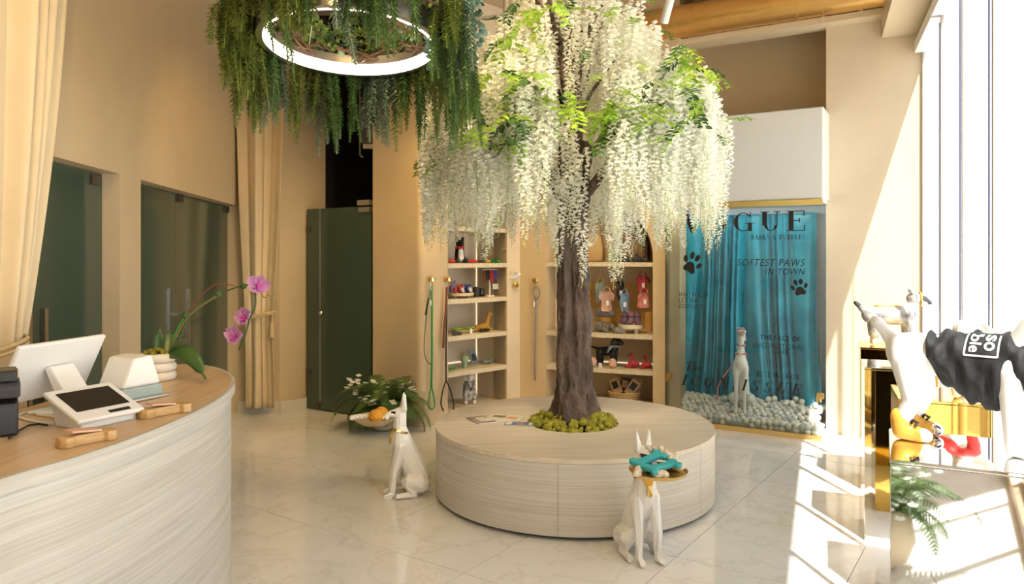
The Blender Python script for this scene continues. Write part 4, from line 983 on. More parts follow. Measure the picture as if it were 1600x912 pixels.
sans('THE FACE OF', 1188, 1250, 524, 532, 0, .014); sans('UNCONDITIONAL', 1176.5, 1256, 536.5, 544.5); sans('LOVE', 1207, 1231, 545.5, 553)
serif('The', 1072, 1098, 565, 579.5, .25, .03); serif('ICON ISSUE', 1065, 1254, 592, 609.5, .28, .42); serif('BEST IN SHOW', 1182, 1250, 582, 591, 0, .14)
def paw(px, py, w_, h_, rot, flip=1):
    s0, z0 = FV.loc(px, py); sw = abs(wid(px+w_/2)-wid(px-w_/2)); zh = abs(FV.loc(px, py-h_/2)[1]-FV.loc(px, py+h_/2)[1]); vs = []; fs = []
    def ell(cx, cy, rx, ry, a):
        o = len(vs); n = 22
        for k in range(n):
            t_ = 2*PI*k/n; x, y = rx*math.cos(t_), ry*math.sin(t_); vs.append((cx+x*math.cos(a)-y*math.sin(a), cy+x*math.sin(a)+y*math.cos(a)))
        fs.append(tuple(range(o, o+n)))
    ell(-.36,.05,.10,.16,R(25)); ell(-.14,.32,.11,.17,R(8)); ell(.14,.32,.11,.17,R(-8)); ell(.36,.05,.10,.16,R(-25))
    o = len(vs); pts = cat([(0,.06),(.14,.0),(.24,-.16),(.30,-.32),(.20,-.44),(.0,-.40),(-.20,-.44),(-.30,-.32),(-.24,-.16),(-.14,.0),(0,.06)], 4)[:-1]
    vs.extend([(p.x, p.y) for p in pts]); fs.append(tuple(range(o, o+len(pts))))
    c, s = math.cos(R(rot)), math.sin(R(rot))
    m = MB(); m.add([FV.p(s0+flip*(x*c-y*s)*sw, -.0016, z0+(x*s+y*c)*zh) for x, y in vs], fs); print_mesh('paw_print', m.mesh('paw_print'))
paw(1081, 411, 32, 35, -28); paw(1249, 449, 29, 27, 12)
# teal drape
t = thing('teal_curtain', 'turquoise satin curtain gathered inside the display case', 'curtain')
zc1, zc0 = FV.loc(1200, 334, .5)[1], .15
def tedge(u): return .03-.03*u-.03*smooth01((u-.7)/.3), 1.255+.05*smooth01((u-.5)/.5), .55+.65*u
drape(FV, 'cloth', zc0, zc1, tedge, 19, .042, 'teal', rows=70, cols=260, parent=t, d0=.50, seed=4)
MB().tube([FV.p(.0,.54,zc1-.005), FV.p(1.29,.54,zc1-.005)], .007, 8).build('rod', 'steel', t)
# balls
ball_me = [MB().ball((0,0,0), .0265, 14, 9).mesh('ball') for _ in range(3)]
for me, mn in zip(ball_me, ('ball_pearl', 'ball_cream', 'ball_clear')): me.materials.append(M[mn]); me.shade_smooth()
random.seed(31); cand = []
for j in range(11):
    for i in range(27):
        s_ = -.055+i*.0525+(.026 if j%2 else 0)
        if s_ > VL-.045 or (s_ < .04 and j < 7): continue
        d_ = .040+j*.046; top = .095+.10*smooth01(j/8)+U(-.008,.014)
        if .42 < s_ < .62 and .2 < d_ < .45: top = .14
        z = top
        lay = 0
        while z > .05 and lay < (3 if j == 0 else 1):
            cand.append((j, s_+U(-.006,.006), d_+U(-.005,.005), z, lay)); z -= .048; lay += 1
cand = cand[:290]
names = {0: 'glossy pearl ball in the heap around the white dog', 1: 'matt cream ball in the heap around the white dog', 2: 'clear ball in the heap around the white dog'}
for j, s_, d_, z, lay in cand:
    k = random.choice((0,0,0,0,1,1,1,2)); o = put('ball', ball_me[k], None, None, loc=FV.p(s_, d_, z)); tag(o, names[k], 'ball', 'balls filling the display case')
m = MB(); m.fbox(FV, -.09, VL-.02, .07, .59, .036, .075)
for j in range(2, 11):
    for i in range(26): m.ball(FV.p(-.05+i*.0525, .05+j*.046, .075+.07*smooth01(j/8)), .0265, 8, 5)
o = m.build('ball_heap', 'ball_cream', smooth=True); tag(o, 'lower layer of pale balls under the heap', 'balls', kind='stuff')
for i in range(8):
    o = put('ball', ball_me[i%2], None, None, loc=FV.p(.78+U(-.02,.5), .36+U(-.03,.1), .235+U(-.01,.02)))
    tag(o, names[i%2], 'ball', 'balls filling the display case')
# white greyhound mannequin in the case
GH = blob('body', [((0,.10,.12),.070,(0,-.02,.42),.060),((0,.02,.30),.058,(0,-.035,.44),.064),((0,-.03,.46),.052,(0,-.015,.56),.034),((0,-.015,.56),.032,(0,-.01,.68),.028),((0,-.01,.70),.036,(.01,-.035,.715),.032),((.012,-.04,.715),.024,(.040,-.10,.735),.015),
   ((.03,.01,.70),.010,(.034,.025,.64),.010),((-.03,.01,.70),.010,(-.034,.025,.64),.010)]+[g for s_ in (1,-1) for g in (((s_*.040,-.045,.40),.034,(s_*.036,-.075,.24),.022),((s_*.036,-.075,.24),.020,(s_*.036,-.085,.03),.016),((s_*.036,-.09,.02),.018,(s_*.038,-.12,.015),.015),((s_*.065,.09,.10),.060,(s_*.072,.02,.12),.045),((s_*.07,.07,.03),.022,(s_*.075,-.05,.02),.018))], .0085, 5)
s_, z_ = FV.loc(1158, 640, .24)
t = thing('dog_mannequin', 'slim white seated dog mannequin with bead collars among the balls', 'mannequin', FV.p(s_, .24, .13), FV.rz()+R(8)); t.scale = (1.02,1.02,1.02)
put('body', GH, 'mannequin', t, smooth=True)
for z, r_ in ((.600,.036),(.525,.046)):
    for k in range(14):
        a = 2*PI*k/14; MB().ball((r_*math.cos(a), -.014+r_*math.sin(a), z), .0085, 8, 5).build('bead', ('magenta','pink','yellow')[k%3], t, smooth=True)
MB().tube([(-.03,-.03,.52),(-.05,.0,.47),(-.10,.03,.38),(-.17,.03,.28),(-.21,.02,.19),(-.21,.01,.09)], .007, 8).build('leash', 'pink', t, smooth=True)
m = MB(); m.tube([V((.038*math.cos(a)+.004, -.018+.04*math.sin(a), .715+.02*math.sin(a))) for a in [2*PI*k/20 for k in range(21)]], .004, 6); m.build('head_strap', 'pink', t, smooth=True)
MB().ball((-.016,-.02,.752), (.018,.010,.010), 10, 6).ball((.018,-.02,.752), (.018,.010,.010), 10, 6).ball((0,-.024,.752), .008, 8, 5).build('bow', 'pink', t, smooth=True)

# ================================================================ WALL HOOKS, LEASHES, BIRDS
def hook(loc, nrm, label):
    t = thing('wall_hook', label, 'hook', loc, math.atan2(nrm.y, nrm.x)-PI/2, group='round gold wall hooks')
    m = MB(); m.m = Matrix.Rotation(R(90), 4, 'X')
    m.lathe([(.004,0),(.022,0),(.024,-.008),(.012,-.014),(.012,-.03),(.026,-.036),(.030,-.048),(.022,-.060),(.003,-.062)], 20); m.build('knob', 'gold', t, smooth=40)
    MB().tube([(0,.034,-.02),(0,.042,-.05),(0,.055,-.058),(0,.064,-.046)], .004, 6).build('peg', 'gold', t, smooth=True)
    return t
nL = V((FL.n.x, FL.n.y, 0))*-1; nN = V((FN.n.x, FN.n.y, 0))*-1
def fl(px, py, d=-.03): s_, z = FL.loc(px, py, d); return FL.p(s_, d, z)
def fn(px, py, d=-.03): s_, z = FN.loc(px, py, d); return FN.p(s_, d, z)
hook(fl(671,436,-.004), nL, 'gold knob hook carrying the green leash'); hook(fl(697,436,-.004), nL, 'gold knob hook carrying the brown leash'); hook(fn(838,438,-.004), nN, 'gold knob hook carrying the grey rope leash')
def ropes(name, label, cat_, mt, paths, r, fnc, d=-.045, extra=()):
    t = thing(name, label, cat_)
    for nm, pp, mm, rr_ in paths: MB().tube(cat([tuple(fnc(x, y, d)) for x, y in pp], 5), rr_, 7).build(nm, mm, t, smooth=True)
    for nm, x, y, sz, mm in extra: MB().box(fnc(x, y, d-.012), sz, rz=math.atan2(nL.y, nL.x)+PI/2).build(nm, mm, t, bevel=.001)
    return t
ropes('green_leash', 'bright green rope leash with looped end on the pillar', 'leash', 'green', [('rope', [(674,447),(675,470),(675,510),(675,560),(674,605)], 'green', .0095),('handle_loop', [(674,605),(670,622),(669,634),(674,639),(679,634),(678,620),(675,606)], 'green', .007),('thin_cord', [(673,448),(668,480),(664,520),(663,550),(668,565),(674,569)], 'dark_leather', .0035),('clip', [(673,437),(672,446),(674,456)], 'steel', .006),('strap', [(670,465),(667,480),(665,492)], 'black', .008)], .01, fl, extra=(('price_tag',673,473,(.018,.002,.045),'paper'),))
ropes('brown_leash', 'red brown leather leash with long dark handle loop by the niche', 'leash', 'brown_leather', [('strap', [(698,448),(697,480),(694,515),(693,543)], 'brown_leather', .011),('strap', [(698,448),(698,490),(697,540),(697,594)], 'dark_leather', .008),('handle_loop', [(697,594),(692,610),(689,630),(693,642)], 'dark_leather', .007),('handle_loop', [(697,594),(704,610),(709,630),(708,642)], 'dark_leather', .007)], .01, fl)
ropes('rope_leash', 'grey twisted rope leash hanging straight left of the trunk', 'leash', 'grey', [('rope', [(838,462),(837,500),(836,540),(836,594)], 'grey', .010),('handle_loop', [(838,447),(833,454),(834,462),(838,468),(842,462),(843,454),(839,447)], 'grey', .007)], .01, fn, extra=(('price_tag',835,475,(.03,.002,.05),'paper'),))
def bird(p, rz, sc, label, pitch=0):
    t = thing('bird_ornament', label, 'bird ornament', p, rz, group='white bird ornaments'); t.scale = (sc,)*3; t.rotation_euler = (0, pitch, rz)
    m = MB(); m.tube([(-.075,0,.0),(-.045,0,.0),(0,0,0),(.035,0,.012),(.055,0,.016),(.072,0,.010)], [.004,.012,.020,.015,.011,.002], 10); m.build('body', 'white', t, smooth=True)
    for s_ in (1,-1):
        m = MB(); m.loft([[V((.025,s_*.01,.012)), V((-.02,s_*.01,.012)), V((-.02,s_*.01,.006)), V((.025,s_*.01,.006))],[V((.018,s_*.06,.045)), V((-.025,s_*.06,.042)), V((-.025,s_*.06,.039)), V((.018,s_*.06,.041))],[V((-.03,s_*.12,.06)), V((-.045,s_*.12,.058)), V((-.045,s_*.12,.056)), V((-.03,s_*.12,.058))]]); m.build('wing', 'white', t)
def thread(t, L): MB().tube([(0,0,.01),(0,0,L)], .0008, 4).build('thread', 'cable_white', t)
for px, py, d, rz, lb in ((805,432,-.10,20,'flying, left of the tree trunk over a gold hook'),(789,396,-.10,160,'flying under the blossom beside the left niche'),(956,374,-.35,30,'flying right of the trunk before the arched niche'),(917,384,-.5,-10,'flying just right of the tree trunk')):
    q = fn(px, py, d); bird(q, R(rz), 1.0, 'white bird ornament '+lb, R(-12) if d > -.3 else 0)
    if d < -.3: thread([o for o in COL.objects if o.name.startswith('bird_ornament')][-1], CEIL-q.z)
hook(fl(802,445,-.004), nL, 'small gold hook under the flying white bird')

# ================================================================ NICHE THINGS
random.seed(77)
def L3(px, d, z): return FL.at(px, d, z)
def N3(px, d, z): return FN.at(px, d, z)
rzL, rzN = FL.rz(), FN.rz()
def lump(name, loc, label, cat_, mt, segs, rz=0, sc=1.0, voxel=.007, group=None, parts=()):
    t = thing(name, label, cat_, loc, rz, group); t.scale = (sc,)*3
    put('body', blob('body', segs, voxel, 3), mt, t, smooth=True)
    for nm, mm, sg in parts: put(nm, blob(nm, sg, voxel*.8, 2), mm, t, smooth=True)
    return t
def ring_seg(c, rx, ry, r_, n=9, zf=0): 
    P_ = [V((c[0]+rx*math.cos(2*PI*k/n), c[1]+ry*math.sin(2*PI*k/n), c[2]+zf*math.sin(2*PI*k/n))) for k in range(n+1)]
    return [(P_[i], r_, P_[i+1], r_) for i in range(n)]
# left niche, top to bottom
lump('dog_plush', L3(718,.20,LS[3]), 'black and white seated dog figure with red bandana on the upper shelf', 'dog figure', 'black', [((0,.0,.06),.052,(0,.0,.14),.045),((0,0,.19),.042,(.01,-.04,.19),.026),((.03,.0,.22),.018,(.035,.0,.25),.014),((-.03,0,.22),.018,(-.035,.0,.25),.014),((.04,-.03,.03),.03,(.05,-.07,.025),.022),((-.04,-.03,.03),.03,(-.05,-.07,.025),.022)], rzL-R(20), 1.0,
    parts=(('chest','white',[((0,-.030,.05),.034,(0,-.026,.12),.030)]),('bandana','red',ring_seg((0,0,.155),.042,.042,.012))))
for i, (px, mt, lb) in enumerate(((737,'red','red bone toy on the upper left niche shelf'),(752,'charcoal','dark oval toy on the upper left niche shelf'),(760,'orange_trim','orange toy on the upper left niche shelf'),(772,'green','green toy at the right of the upper left niche shelf'))):
    o = put('dog_toy', blob('dog_toy', [((-.05,0,.018),.017,(.05,0,.018),.017),((-.055,.012,.018),.015,(-.055,-.012,.018),.015),((.055,.012,.018),.015,(.055,-.012,.018),.015)], .006, 2), mt, None, smooth=True, loc=L3(px,.16,LS[3]+.001), rz=rzL+i*.6); tag(o, lb, 'dog toy')
o = put('red_toy', blob('red_toy', [((0,0,.022),.021,(.03,0,.02),.018)], .006, 2), 'red', None, smooth=True, loc=L3(704,.14,LS[3]), rz=0); tag(o, 'small red toy at the left end of the upper shelf', 'dog toy')
t = thing('round_tray', 'round pale wooden tray with plush toys in the left niche', 'tray', L3(719,.19,LS[2])); MB().lathe([(.02,.02),(.125,.02),(.135,.026),(.135,.05),(.120,.05),(.115,.035),(.02,.035)], 32).build('dish', 'shelf', t, smooth=40)
for a in (0,2.1,4.2): MB().tube([(.08*math.cos(a),.08*math.sin(a),0),(.08*math.cos(a),.08*math.sin(a),.021)], .014, 8).build('foot', 'shelf', t)
for i, (px, dz, mt, m2, lb) in enumerate(((707,.04,'lilac','raspberry','purple and pink plush toy standing on the round tray'),(719,.0,'red','white','red and white plush toy on the round tray'),(731,.0,'blue','white','blue and white plush toy on the round tray'))):
    lump('plush_toy', L3(px,.18,LS[2]+.037), lb, 'plush toy', mt, [((0,0,.04),.035,(0,0,.07+dz),.028),((.03,0,.08+dz),.012,(.035,0,.10+dz),.008),((-.03,0,.08+dz),.012,(-.035,0,.10+dz),.008)], rzL, .95, parts=(('snout',m2,[((0,-.028,.05),.022,(.012,-.032,.03),.018)]),))
for px, h_, mt, lb in ((744,.10,'charcoal','black fluffy ball on the shelf left of the necklace stand'),(752,.085,'black_gloss','small black jar on the shelf beside the necklace stand')):
    o = MB().lathe([(.01,0),(.032,.004),(.036,h_*.5),(.032,h_*.9),(.02,h_),(.005,h_)], 18).build('jar', mt, loc=L3(px,.20,LS[2]), smooth=40); tag(o, lb, 'jar')
t = thing('necklace_stand', 'white stand hung with red and dark pet collars', 'display stand', L3(765,.15,LS[2]), rzL)
MB().lathe([(.01,0),(.05,0),(.05,.012),(.01,.014)], 20).build('base', 'white', t); MB().tube([(0,0,.01),(0,0,.28)], .008, 8).build('post', 'white', t); MB().tube([(-.10,0,.27),(.10,0,.27)], .008, 8).build('bar', 'white', t)
for k, mt in enumerate(('brown_leather','dark_leather','black','red','raspberry','blue','lilac')):
    x = -.09+.03*k; MB().tube([(x,-.012,.27),(x,-.014,.20),(x+.005,-.014,.13+.02*(k%3)),(x+.012,-.014,.13+.02*(k%3)),(x+.014,-.012,.2),(x+.01,-.01,.27)], .007, 6).build('collar', mt, t, smooth=True)
for x in (.045,.08): MB().box((x,-.022,.10), (.045,.003,.055)).build('tag', 'paper', t)
t = thing('wooden_tray', 'oval tray of lime green dog toys in the left niche', 'tray', L3(724,.22,LS[1])); MB().lathe([(.02,.0),(.085,.0),(.12,.03),(.115,.034),(.08,.01),(.02,.01)], 28).build('dish', 'shelf', t, smooth=40)
for i in range(4):
    o = put('lime_toy', blob('lime_toy', [((-.03,0,.012),.013,(.03,.01,.012),.013),((0,-.02,.012),.010,(0,.02,.012),.010)], .005, 2) if i == 0 else bpy.data.meshes['lime_toy'], 'lime', None, smooth=True, loc=L3(712+8*i,.21,LS[1]+.03), rz=i*1.1); tag(o, 'lime green rubber toy lying in the oval tray', 'dog toy', 'lime toys in the oval tray')
o = MB().box((0,0,.025), (.03,.002,.05)).build('price_card', 'paper', loc=L3(736,.08,LS[1]), rz=rzL); tag(o, 'small white price card before the oval tray', 'price card')
o = put('dark_pouch', blob('dark_pouch', [((-.05,0,.015),.016,(.05,0,.012),.013),((0,-.03,.012),.012,(0,.03,.012),.012)], .006, 2), 'charcoal', None, smooth=True, loc=L3(714,.08,LS[1]), rz=rzL); tag(o, 'flat dark pouch at the left front of the middle shelf', 'pouch')
o = put('dark_pouch', blob('dark_pouch', [((-.04,0,.018),.020,(.05,0,.018),.018)], .006, 2), 'black', None, smooth=True, loc=L3(757,.10,LS[1]), rz=rzL); tag(o, 'black pouch in front of the mustard giraffe toy', 'pouch')
lump('giraffe_toy', L3(757,.17,LS[1]), 'mustard knitted giraffe toy lying on the middle shelf', 'plush toy', 'mustard', [((-.09,0,.04),.035,(.02,0,.05),.035),((.02,0,.05),.028,(.06,0,.16),.018),((.06,0,.17),.020,(.09,-.01,.165),.014),((-.10,0,.03),.02,(-.16,-.01,.02),.014),((.02,-.02,.02),.015,(.07,-.03,.018),.013),((.055,0,.19),.006,(.055,0,.20),.006)], rzL)
t = thing('mushroom_bottle', 'glossy mint green bottle with a domed cap on the lower shelf', 'bottle', L3(726,.15,LS[0])); t.scale = (.8,.8,.85); MB().lathe([(.01,0),(.032,0),(.034,.07),(.028,.085),(.01,.088)], 20).build('bottle', 'mint', t, smooth=40); MB().lathe([(.02,.07),(.048,.072),(.05,.10),(.045,.135),(.025,.15),(.004,.152)], 20).build('cap', 'mint', t, smooth=40)
t = thing('display_card', 'grey product card propped on the lower shelf', 'card', L3(739,.30,LS[0]), rzL+R(8)); m = MB(); m.box((0,0,.075), (.10,.012,.15), m=Matrix.Rotation(R(-18),4,'X')); m.build('card', 'slate', t); m = MB(); m.box((0,-.010,.065), (.06,.006,.07), m=Matrix.Rotation(R(-18),4,'X')); m.build('picture', 'charcoal', t)
o = put('green_toy', blob('green_toy', [((-.05,0,.02),.018,(.05,0,.025),.022),((0,-.03,.015),.014,(0,.035,.015),.014),((.05,0,.03),.014,(.075,0,.045),.012)], .006, 2), 'sage', None, smooth=True, loc=L3(762,.2,LS[0]), rz=rzL); tag(o, 'sage green soft toy at the right of the lower shelf', 'plush toy')
o = put('green_toy', blob('green_toy', [((-.02,0,.015),.014,(.03,0,.015),.014)], .006, 2), 'green', None, smooth=True, loc=L3(706,.14,LS[0]), rz=rzL); tag(o, 'tiny green toy at the left of the lower shelf', 'dog toy')
lump('dog_mannequin', L3(733,.18,.09), 'white dog mannequin in a patterned jacket with black harness, at the niche foot', 'mannequin', 'mannequin', [((0,.02,.10),.075,(0,.0,.26),.070),((0,0,.28),.05,(0,-.01,.35),.04),((0,-.01,.385),.058,(0,-.05,.37),.042),((.055,.0,.39),.018,(.065,-.01,.33),.016),((-.055,0,.39),.018,(-.065,-.01,.33),.016),((.06,-.03,.15),.03,(.06,-.05,.02),.024),((-.06,-.03,.15),.03,(-.06,-.05,.02),.024)], rzL-R(25), .74,
    parts=(('jacket','newsprint',[((0,.02,.11),.085,(0,.0,.25),.082)]),('harness','black',[((.05,-.06,.30),.008,(0,-.085,.19),.008),((-.05,-.06,.30),.008,(0,-.085,.19),.008)]),('sleeve','newsprint',[((.06,-.03,.17),.036,(.06,-.05,.08),.032)]),('sleeve','newsprint',[((-.06,-.03,.17),.036,(-.06,-.05,.08),.032)])))
# arched niche
def vase(px, d, z, pr, mt, name, label, cat_='vase'):
    o = MB().lathe(pr, 22).build(name, mt, loc=N3(px,d,z), smooth=40); tag(o, label, cat_)
vase(956,.18,RS[2],[(.01,0),(.045,0),(.05,.05),(.035,.10),(.04,.135),(.032,.14),(.02,.10),(.01,.05)],'mint','green_vase','shiny green vase on the top shelf of the arched niche')
for i, px in enumerate((970,978,987,996,1006)):
    o = put('dark_toy', blob('dark_toy', [((-.03,0,.03),.03,(.03,.005,.032),.028),((0,0,.05),.018,(.02,0,.07),.01)], .007, 2) if i == 0 else bpy.data.meshes['dark_toy'], 'charcoal', None, smooth=True, loc=N3(px,.12,RS[2]), rz=i*1.3, scale=(.8,1,.9,1.05,.85)[i]); tag(o, ['smallest and leftmost dark knitted toy on the top shelf','dark knitted toy second from the left on the top shelf','dark knitted toy in the middle of the top shelf','largest dark knitted toy on the top shelf','dark knitted toy at the right end of the top shelf'][i], 'dog toy', 'dark toys on the top shelf')
def bag(px, d, z, w_, h_, mt, label, handle=None):
    t = thing('fur_bag', label, 'bag', N3(px,d,z), rzN)
    m = MB(); m.loft([[V((x*w_*k, y*.05*k2, zz*h_)) for x, y in ((-.5,-1),(-.25,-1.3),(0,-1.4),(.25,-1.3),(.5,-1),(.5,1),(0,1.2),(-.5,1))] for k, k2, zz in ((.85,.8,0),(1,1.1,.08),(.98,1.1,.45),(.8,.8,.8),(.55,.5,1.0))]); m.build('body', mt, t, smooth=True)
    if handle: MB().tube([(-.06,0,h_),(-.04,0,h_+.08),(.04,0,h_+.08),(.06,0,h_)], .008, 6).build('handle', handle, t, smooth=True)
bag(990,.30,RS[2],.30,.36,'fur_brown','brown furry bag standing on the top shelf')
bag(928,.25,RS[2],.20,.30,'straw','tan woven bag on the top shelf beside the trunk','tan_leather')
bd = MB().fbox(FN, FN.s_at(905,.40), n1-.04, .395, .412, RS[1]+.002, RS[1]+.50).build('display_board', 'board'); tag(bd, 'warm orange board behind the hanging pet clothes', 'board')
def garment(px, py, w_, h_, mt, label, shape=0, trim='tan_leather', d=.14):
    s_, z = FN.loc(px, py, d); t = thing('pet_garment', label, 'pet clothing', FN.p(s_, d, z), rzN, group='pet clothes hung in the arched niche')
    if shape == 0: out = [(-.28,.5),(-.40,.30),(-.42,-.1),(-.48,-.48),(0,-.55),(.48,-.46),(.42,-.1),(.36,.3),(.26,.5),(0,.42)]
    elif shape == 1: out = [(-.22,.5),(-.55,.30),(-.50,.05),(-.34,.08),(-.36,-.46),(0,-.52),(.36,-.48),(.34,.08),(.52,.02),(.56,.28),(.22,.5),(0,.42)]
    else: out = [(-.45,.5),(-.50,-.05),(-.30,-.50),(.05,-.46),(.48,-.52),(.40,-.1),(.46,.48)]
    P_ = cat(out+[out[0]], 3)[:-1]; rg = []
    for yy, sc in ((-.022,.90),(-.030,1.0),(.030,1.0),(.022,.90)): rg.append([V((p.x*w_*sc, yy*(1+.4*math.sin(p.y*9+px)), p.y*h_*sc)) for p in P_])
    MB().loft(rg).build('cloth', mt, t, smooth=50)
    MB().tube([V((w_*.30*math.cos(a), 0, h_*.46+.05*math.sin(a))) for a in [PI*k/10 for k in range(11)]], .005, 6).build('strap', trim, t, smooth=True)
    zt_ = RS[2]-.045-z; MB().tube([(0,0,h_*.46+.05),(0,0,zt_)], .0015, 4).build('wire', 'steel', t)
    MB().box((w_*.18,-.046,-.02), (.028,.002,.045)).build('price_tag', 'paper', t)
garment(938,455,.105,.20,'slate','grey green pet vest with tan handle, hung left in the arched niche')
garment(948,470,.12,.19,'dusty_pink','pale pink pet dress overlapping the grey green vest',1,'dusty_pink',.02)
garment(970,454,.075,.19,'black','narrow black pet harness hung in the arched niche',2,'black')
garment(976,472,.075,.17,'denim','pale blue denim pet trousers below the black harness',2,'denim',.02)
garment(1004,442,.10,.15,'raspberry','dusky red pet scarf hung at the niche right side',1,'raspberry')
garment(1006,468,.12,.14,'brick','red spotted pet dress with white bib at the niche right side',0,'brick',.02)
garment(919,455,.07,.18,'mustard','yellow striped pet vest half hidden by the trunk',0,'mustard',.14)
s_, z = FN.loc(944,488,.16); o = put('fur_hat', blob('fur_hat', [((-.06,0,0),.05,(.06,0,.0),.05),((0,0,.03),.03,(0,0,.045),.03)], .009, 2), 'grey_wool', None, smooth=True, loc=FN.p(s_, .16, z), rz=rzN); tag(o, 'round grey furry pet hat below the pink dress', 'pet clothing')
lump('elephant_toy', N3(945,.16,RS[1]), 'grey knitted elephant toy lying on the shelf right of the trunk', 'plush toy', 'grey_wool', [((-.06,0,.055),.055,(.03,0,.05),.045),((.05,0,.045),.035,(.08,-.02,.06),.03),((-.10,-.02,.03),.022,(-.19,-.04,.02),.016),((.0,-.05,.03),.022,(.04,-.09,.02),.02),((.08,-.03,.05),.02,(.15,-.05,.025),.015)], rzN, 1.0)
o = put('grey_ball', blob('grey_ball', [((-.02,0,.035),.036,(.03,0,.033),.03)], .008, 2), 'grey_wool', None, smooth=True, loc=N3(966,.05,RS[1]), rz=rzN); tag(o, 'grey woolly ball right of the elephant toy', 'dog toy')
t = thing('round_stand', 'low round cream stand with three feet carrying purple bags', 'stand', N3(986,.17,RS[1]), rzN); MB().lathe([(.01,.045),(.125,.045),(.13,.05),(.13,.08),(.125,.085),(.01,.085)], 30).build('top', 'cream_ceramic', t, smooth=40)
for a in (-2.4,-.7,1.5): MB().tube([(.085*math.cos(a),.085*math.sin(a),0),(.085*math.cos(a),.085*math.sin(a),.046)], .018, 10).build('foot', 'cream_ceramic', t)
for i, (px, lb) in enumerate(((976,'left'),(986,'middle'),(996,'right'))):
    t = lump('purple_bag', N3(px,.15,RS[1]+.087), 'dusky purple pet boot, %s of three on the round stand' % lb, 'pet boot', 'lilac', [((0,0,.035),.034,(0,0,.10),.030),((0,-.01,.03),.03,(0,-.05,.025),.022)], rzN+.3*(i-1), 1.0, group='purple boots on the round stand', parts=(('strap','charcoal',ring_seg((0,0,.075),.034,.034,.006)),))
lump('black_dog_plush', N3(948,.18,RS[0]), 'black standing toy dog with grey scarf in the arched niche', 'dog figure', 'black', [((-.06,0,.145),.045,(.06,0,.15),.052),((.08,0,.17),.04,(.10,0,.25),.035),((.10,0,.26),.042,(.145,-.01,.245),.028),((.145,-.01,.245),.026,(.165,-.01,.238),.022),((.085,-.03,.28),.014,(.07,-.04,.23),.018),((-.09,.0,.17),.016,(-.17,0,.185),.009)]+[((x,y,.14),.034,(x,y,.02),.022) for x in (-.07,.075) for y in (-.03,.03)], rzN-R(5), 1.0,
    parts=(('scarf','slate',ring_seg((.088,0,.205),.045,.045,.013)+[((.06,-.05,.20),.02,(.03,-.056,.15),.012)]),))
for px, lb in ((926,'pale pink pet bag left of the black toy dog'),(957,'pale pink pet bag right of the black toy dog legs')):
    t = lump('pink_bag', N3(px,.05,RS[0]), lb, 'bag', 'dusty_pink', [((0,0,.04),.042,(0,0,.06),.040)], rzN, 1.0, parts=(('pocket','tan_leather',[((-.01,-.034,.035),.014,(.01,-.034,.035),.014)]),))
o = MB().box((0,0,.035), (.035,.002,.05)).build('price_card', 'paper', loc=N3(938,.02,RS[0]-.01), rz=rzN); tag(o, 'white price card hanging before the black toy dog', 'price card')
for px, sc, lb in ((990,.9,'raspberry flamingo toy sitting upright, the left of two'),(1010,.8,'raspberry flamingo toy leaning, the right of two')):
    lump('flamingo_toy', N3(px,.15,RS[0]), lb, 'plush toy', 'raspberry', [((-.02,0,.045),.044,(.03,0,.045),.036),((-.01,-.01,.08),.018,(-.015,-.01,.14),.015),((-.015,-.01,.15),.022,(-.04,-.02,.145),.012),((-.04,-.03,.02),.016,(-.09,-.05,.018),.012)], rzN+(0 if sc == .9 else .4), sc, parts=(('beak','dark_leather',[((-.045,-.022,.143),.009,(-.062,-.026,.132),.006)]),))
t = thing('basket', 'woven straw basket holding boxed accessories at the niche foot', 'basket', N3(976,.16,.12), rzN); MB().lathe([(.02,0),(.13,0),(.16,.10),(.165,.105),(.155,.105),(.125,.01),(.02,.01)], 30).build('weave', 'straw', t, smooth=40)
for k in range(4): MB().tube([V(((.135+.008*k)*math.cos(a), (.135+.008*k)*math.sin(a), .015+.027*k)) for a in [2*PI*j/30 for j in range(31)]], .008, 6).build('coil', 'straw', t, smooth=True)
for i, (x, y, rx, ry, lb) in enumerate(((-.07,-.03,-20,-28,'kraft box with dark window leaning left in the straw basket'),(.075,-.03,-18,32,'kraft box with dark window leaning right in the straw basket'),(-.01,.04,-10,8,'dark box standing upright in the straw basket'),(.10,.05,-8,14,'slim kraft box standing behind in the straw basket'))):
    q = FN.mat(FN.s_at(976,.16), .16, .12) @ V((x, y, .125)); t = thing('accessory_box', lb, 'box', q, 0, group='boxes in the straw basket'); t.rotation_euler = (R(rx), R(ry), rzN)
    MB().box((0,0,.02), (.095,.035,.16)).build('box', 'kraft' if i != 2 else 'black', t, bevel=.002); MB().box((0,-.018,.035), (.06,.003,.075)).build('window', 'black' if i != 2 else 'kraft', t)

# ================================================================ PLINTHS BY THE WINDOW
def plinth(p, w_, l, h_, rz, mt, label):
    t = thing('plinth', label, 'plinth', p, rz, group='mirrored plinths along the window'); m = MB()
    MB().box((w_/2,l/2,h_/2-.006), (w_,l,h_-.012)).build('body', mt, t, bevel=.002); MB().box((w_/2,l/2,h_-.0055), (w_+.004,l+.004,.011)).build('top', mt, t, bevel=.002); return t
rzW = math.atan2(-.387, .922)                            # x away from the room, along the outward normal
PH = .95
plinth((1.137,2.213,0), .44, .44, PH, rzW-R(4), 'silver_mirror', 'silver mirrored plinth nearest the camera, under the black shirt dog')
plinth((1.655,3.15,0), .34, .38, PH, rzW, 'gold_mirror', 'gold mirrored plinth behind the black shirt dog')
plinth((1.935,4.04,0), .36, .36, PH, rzW, 'silver_mirror', 'narrow looking silver mirrored plinth between the two gold ones')
plinth((2.335,4.93,0), .40, .40, PH, rzW, 'gold_mirror', 'gold mirrored plinth farthest from the camera, under the small raincoat dog')
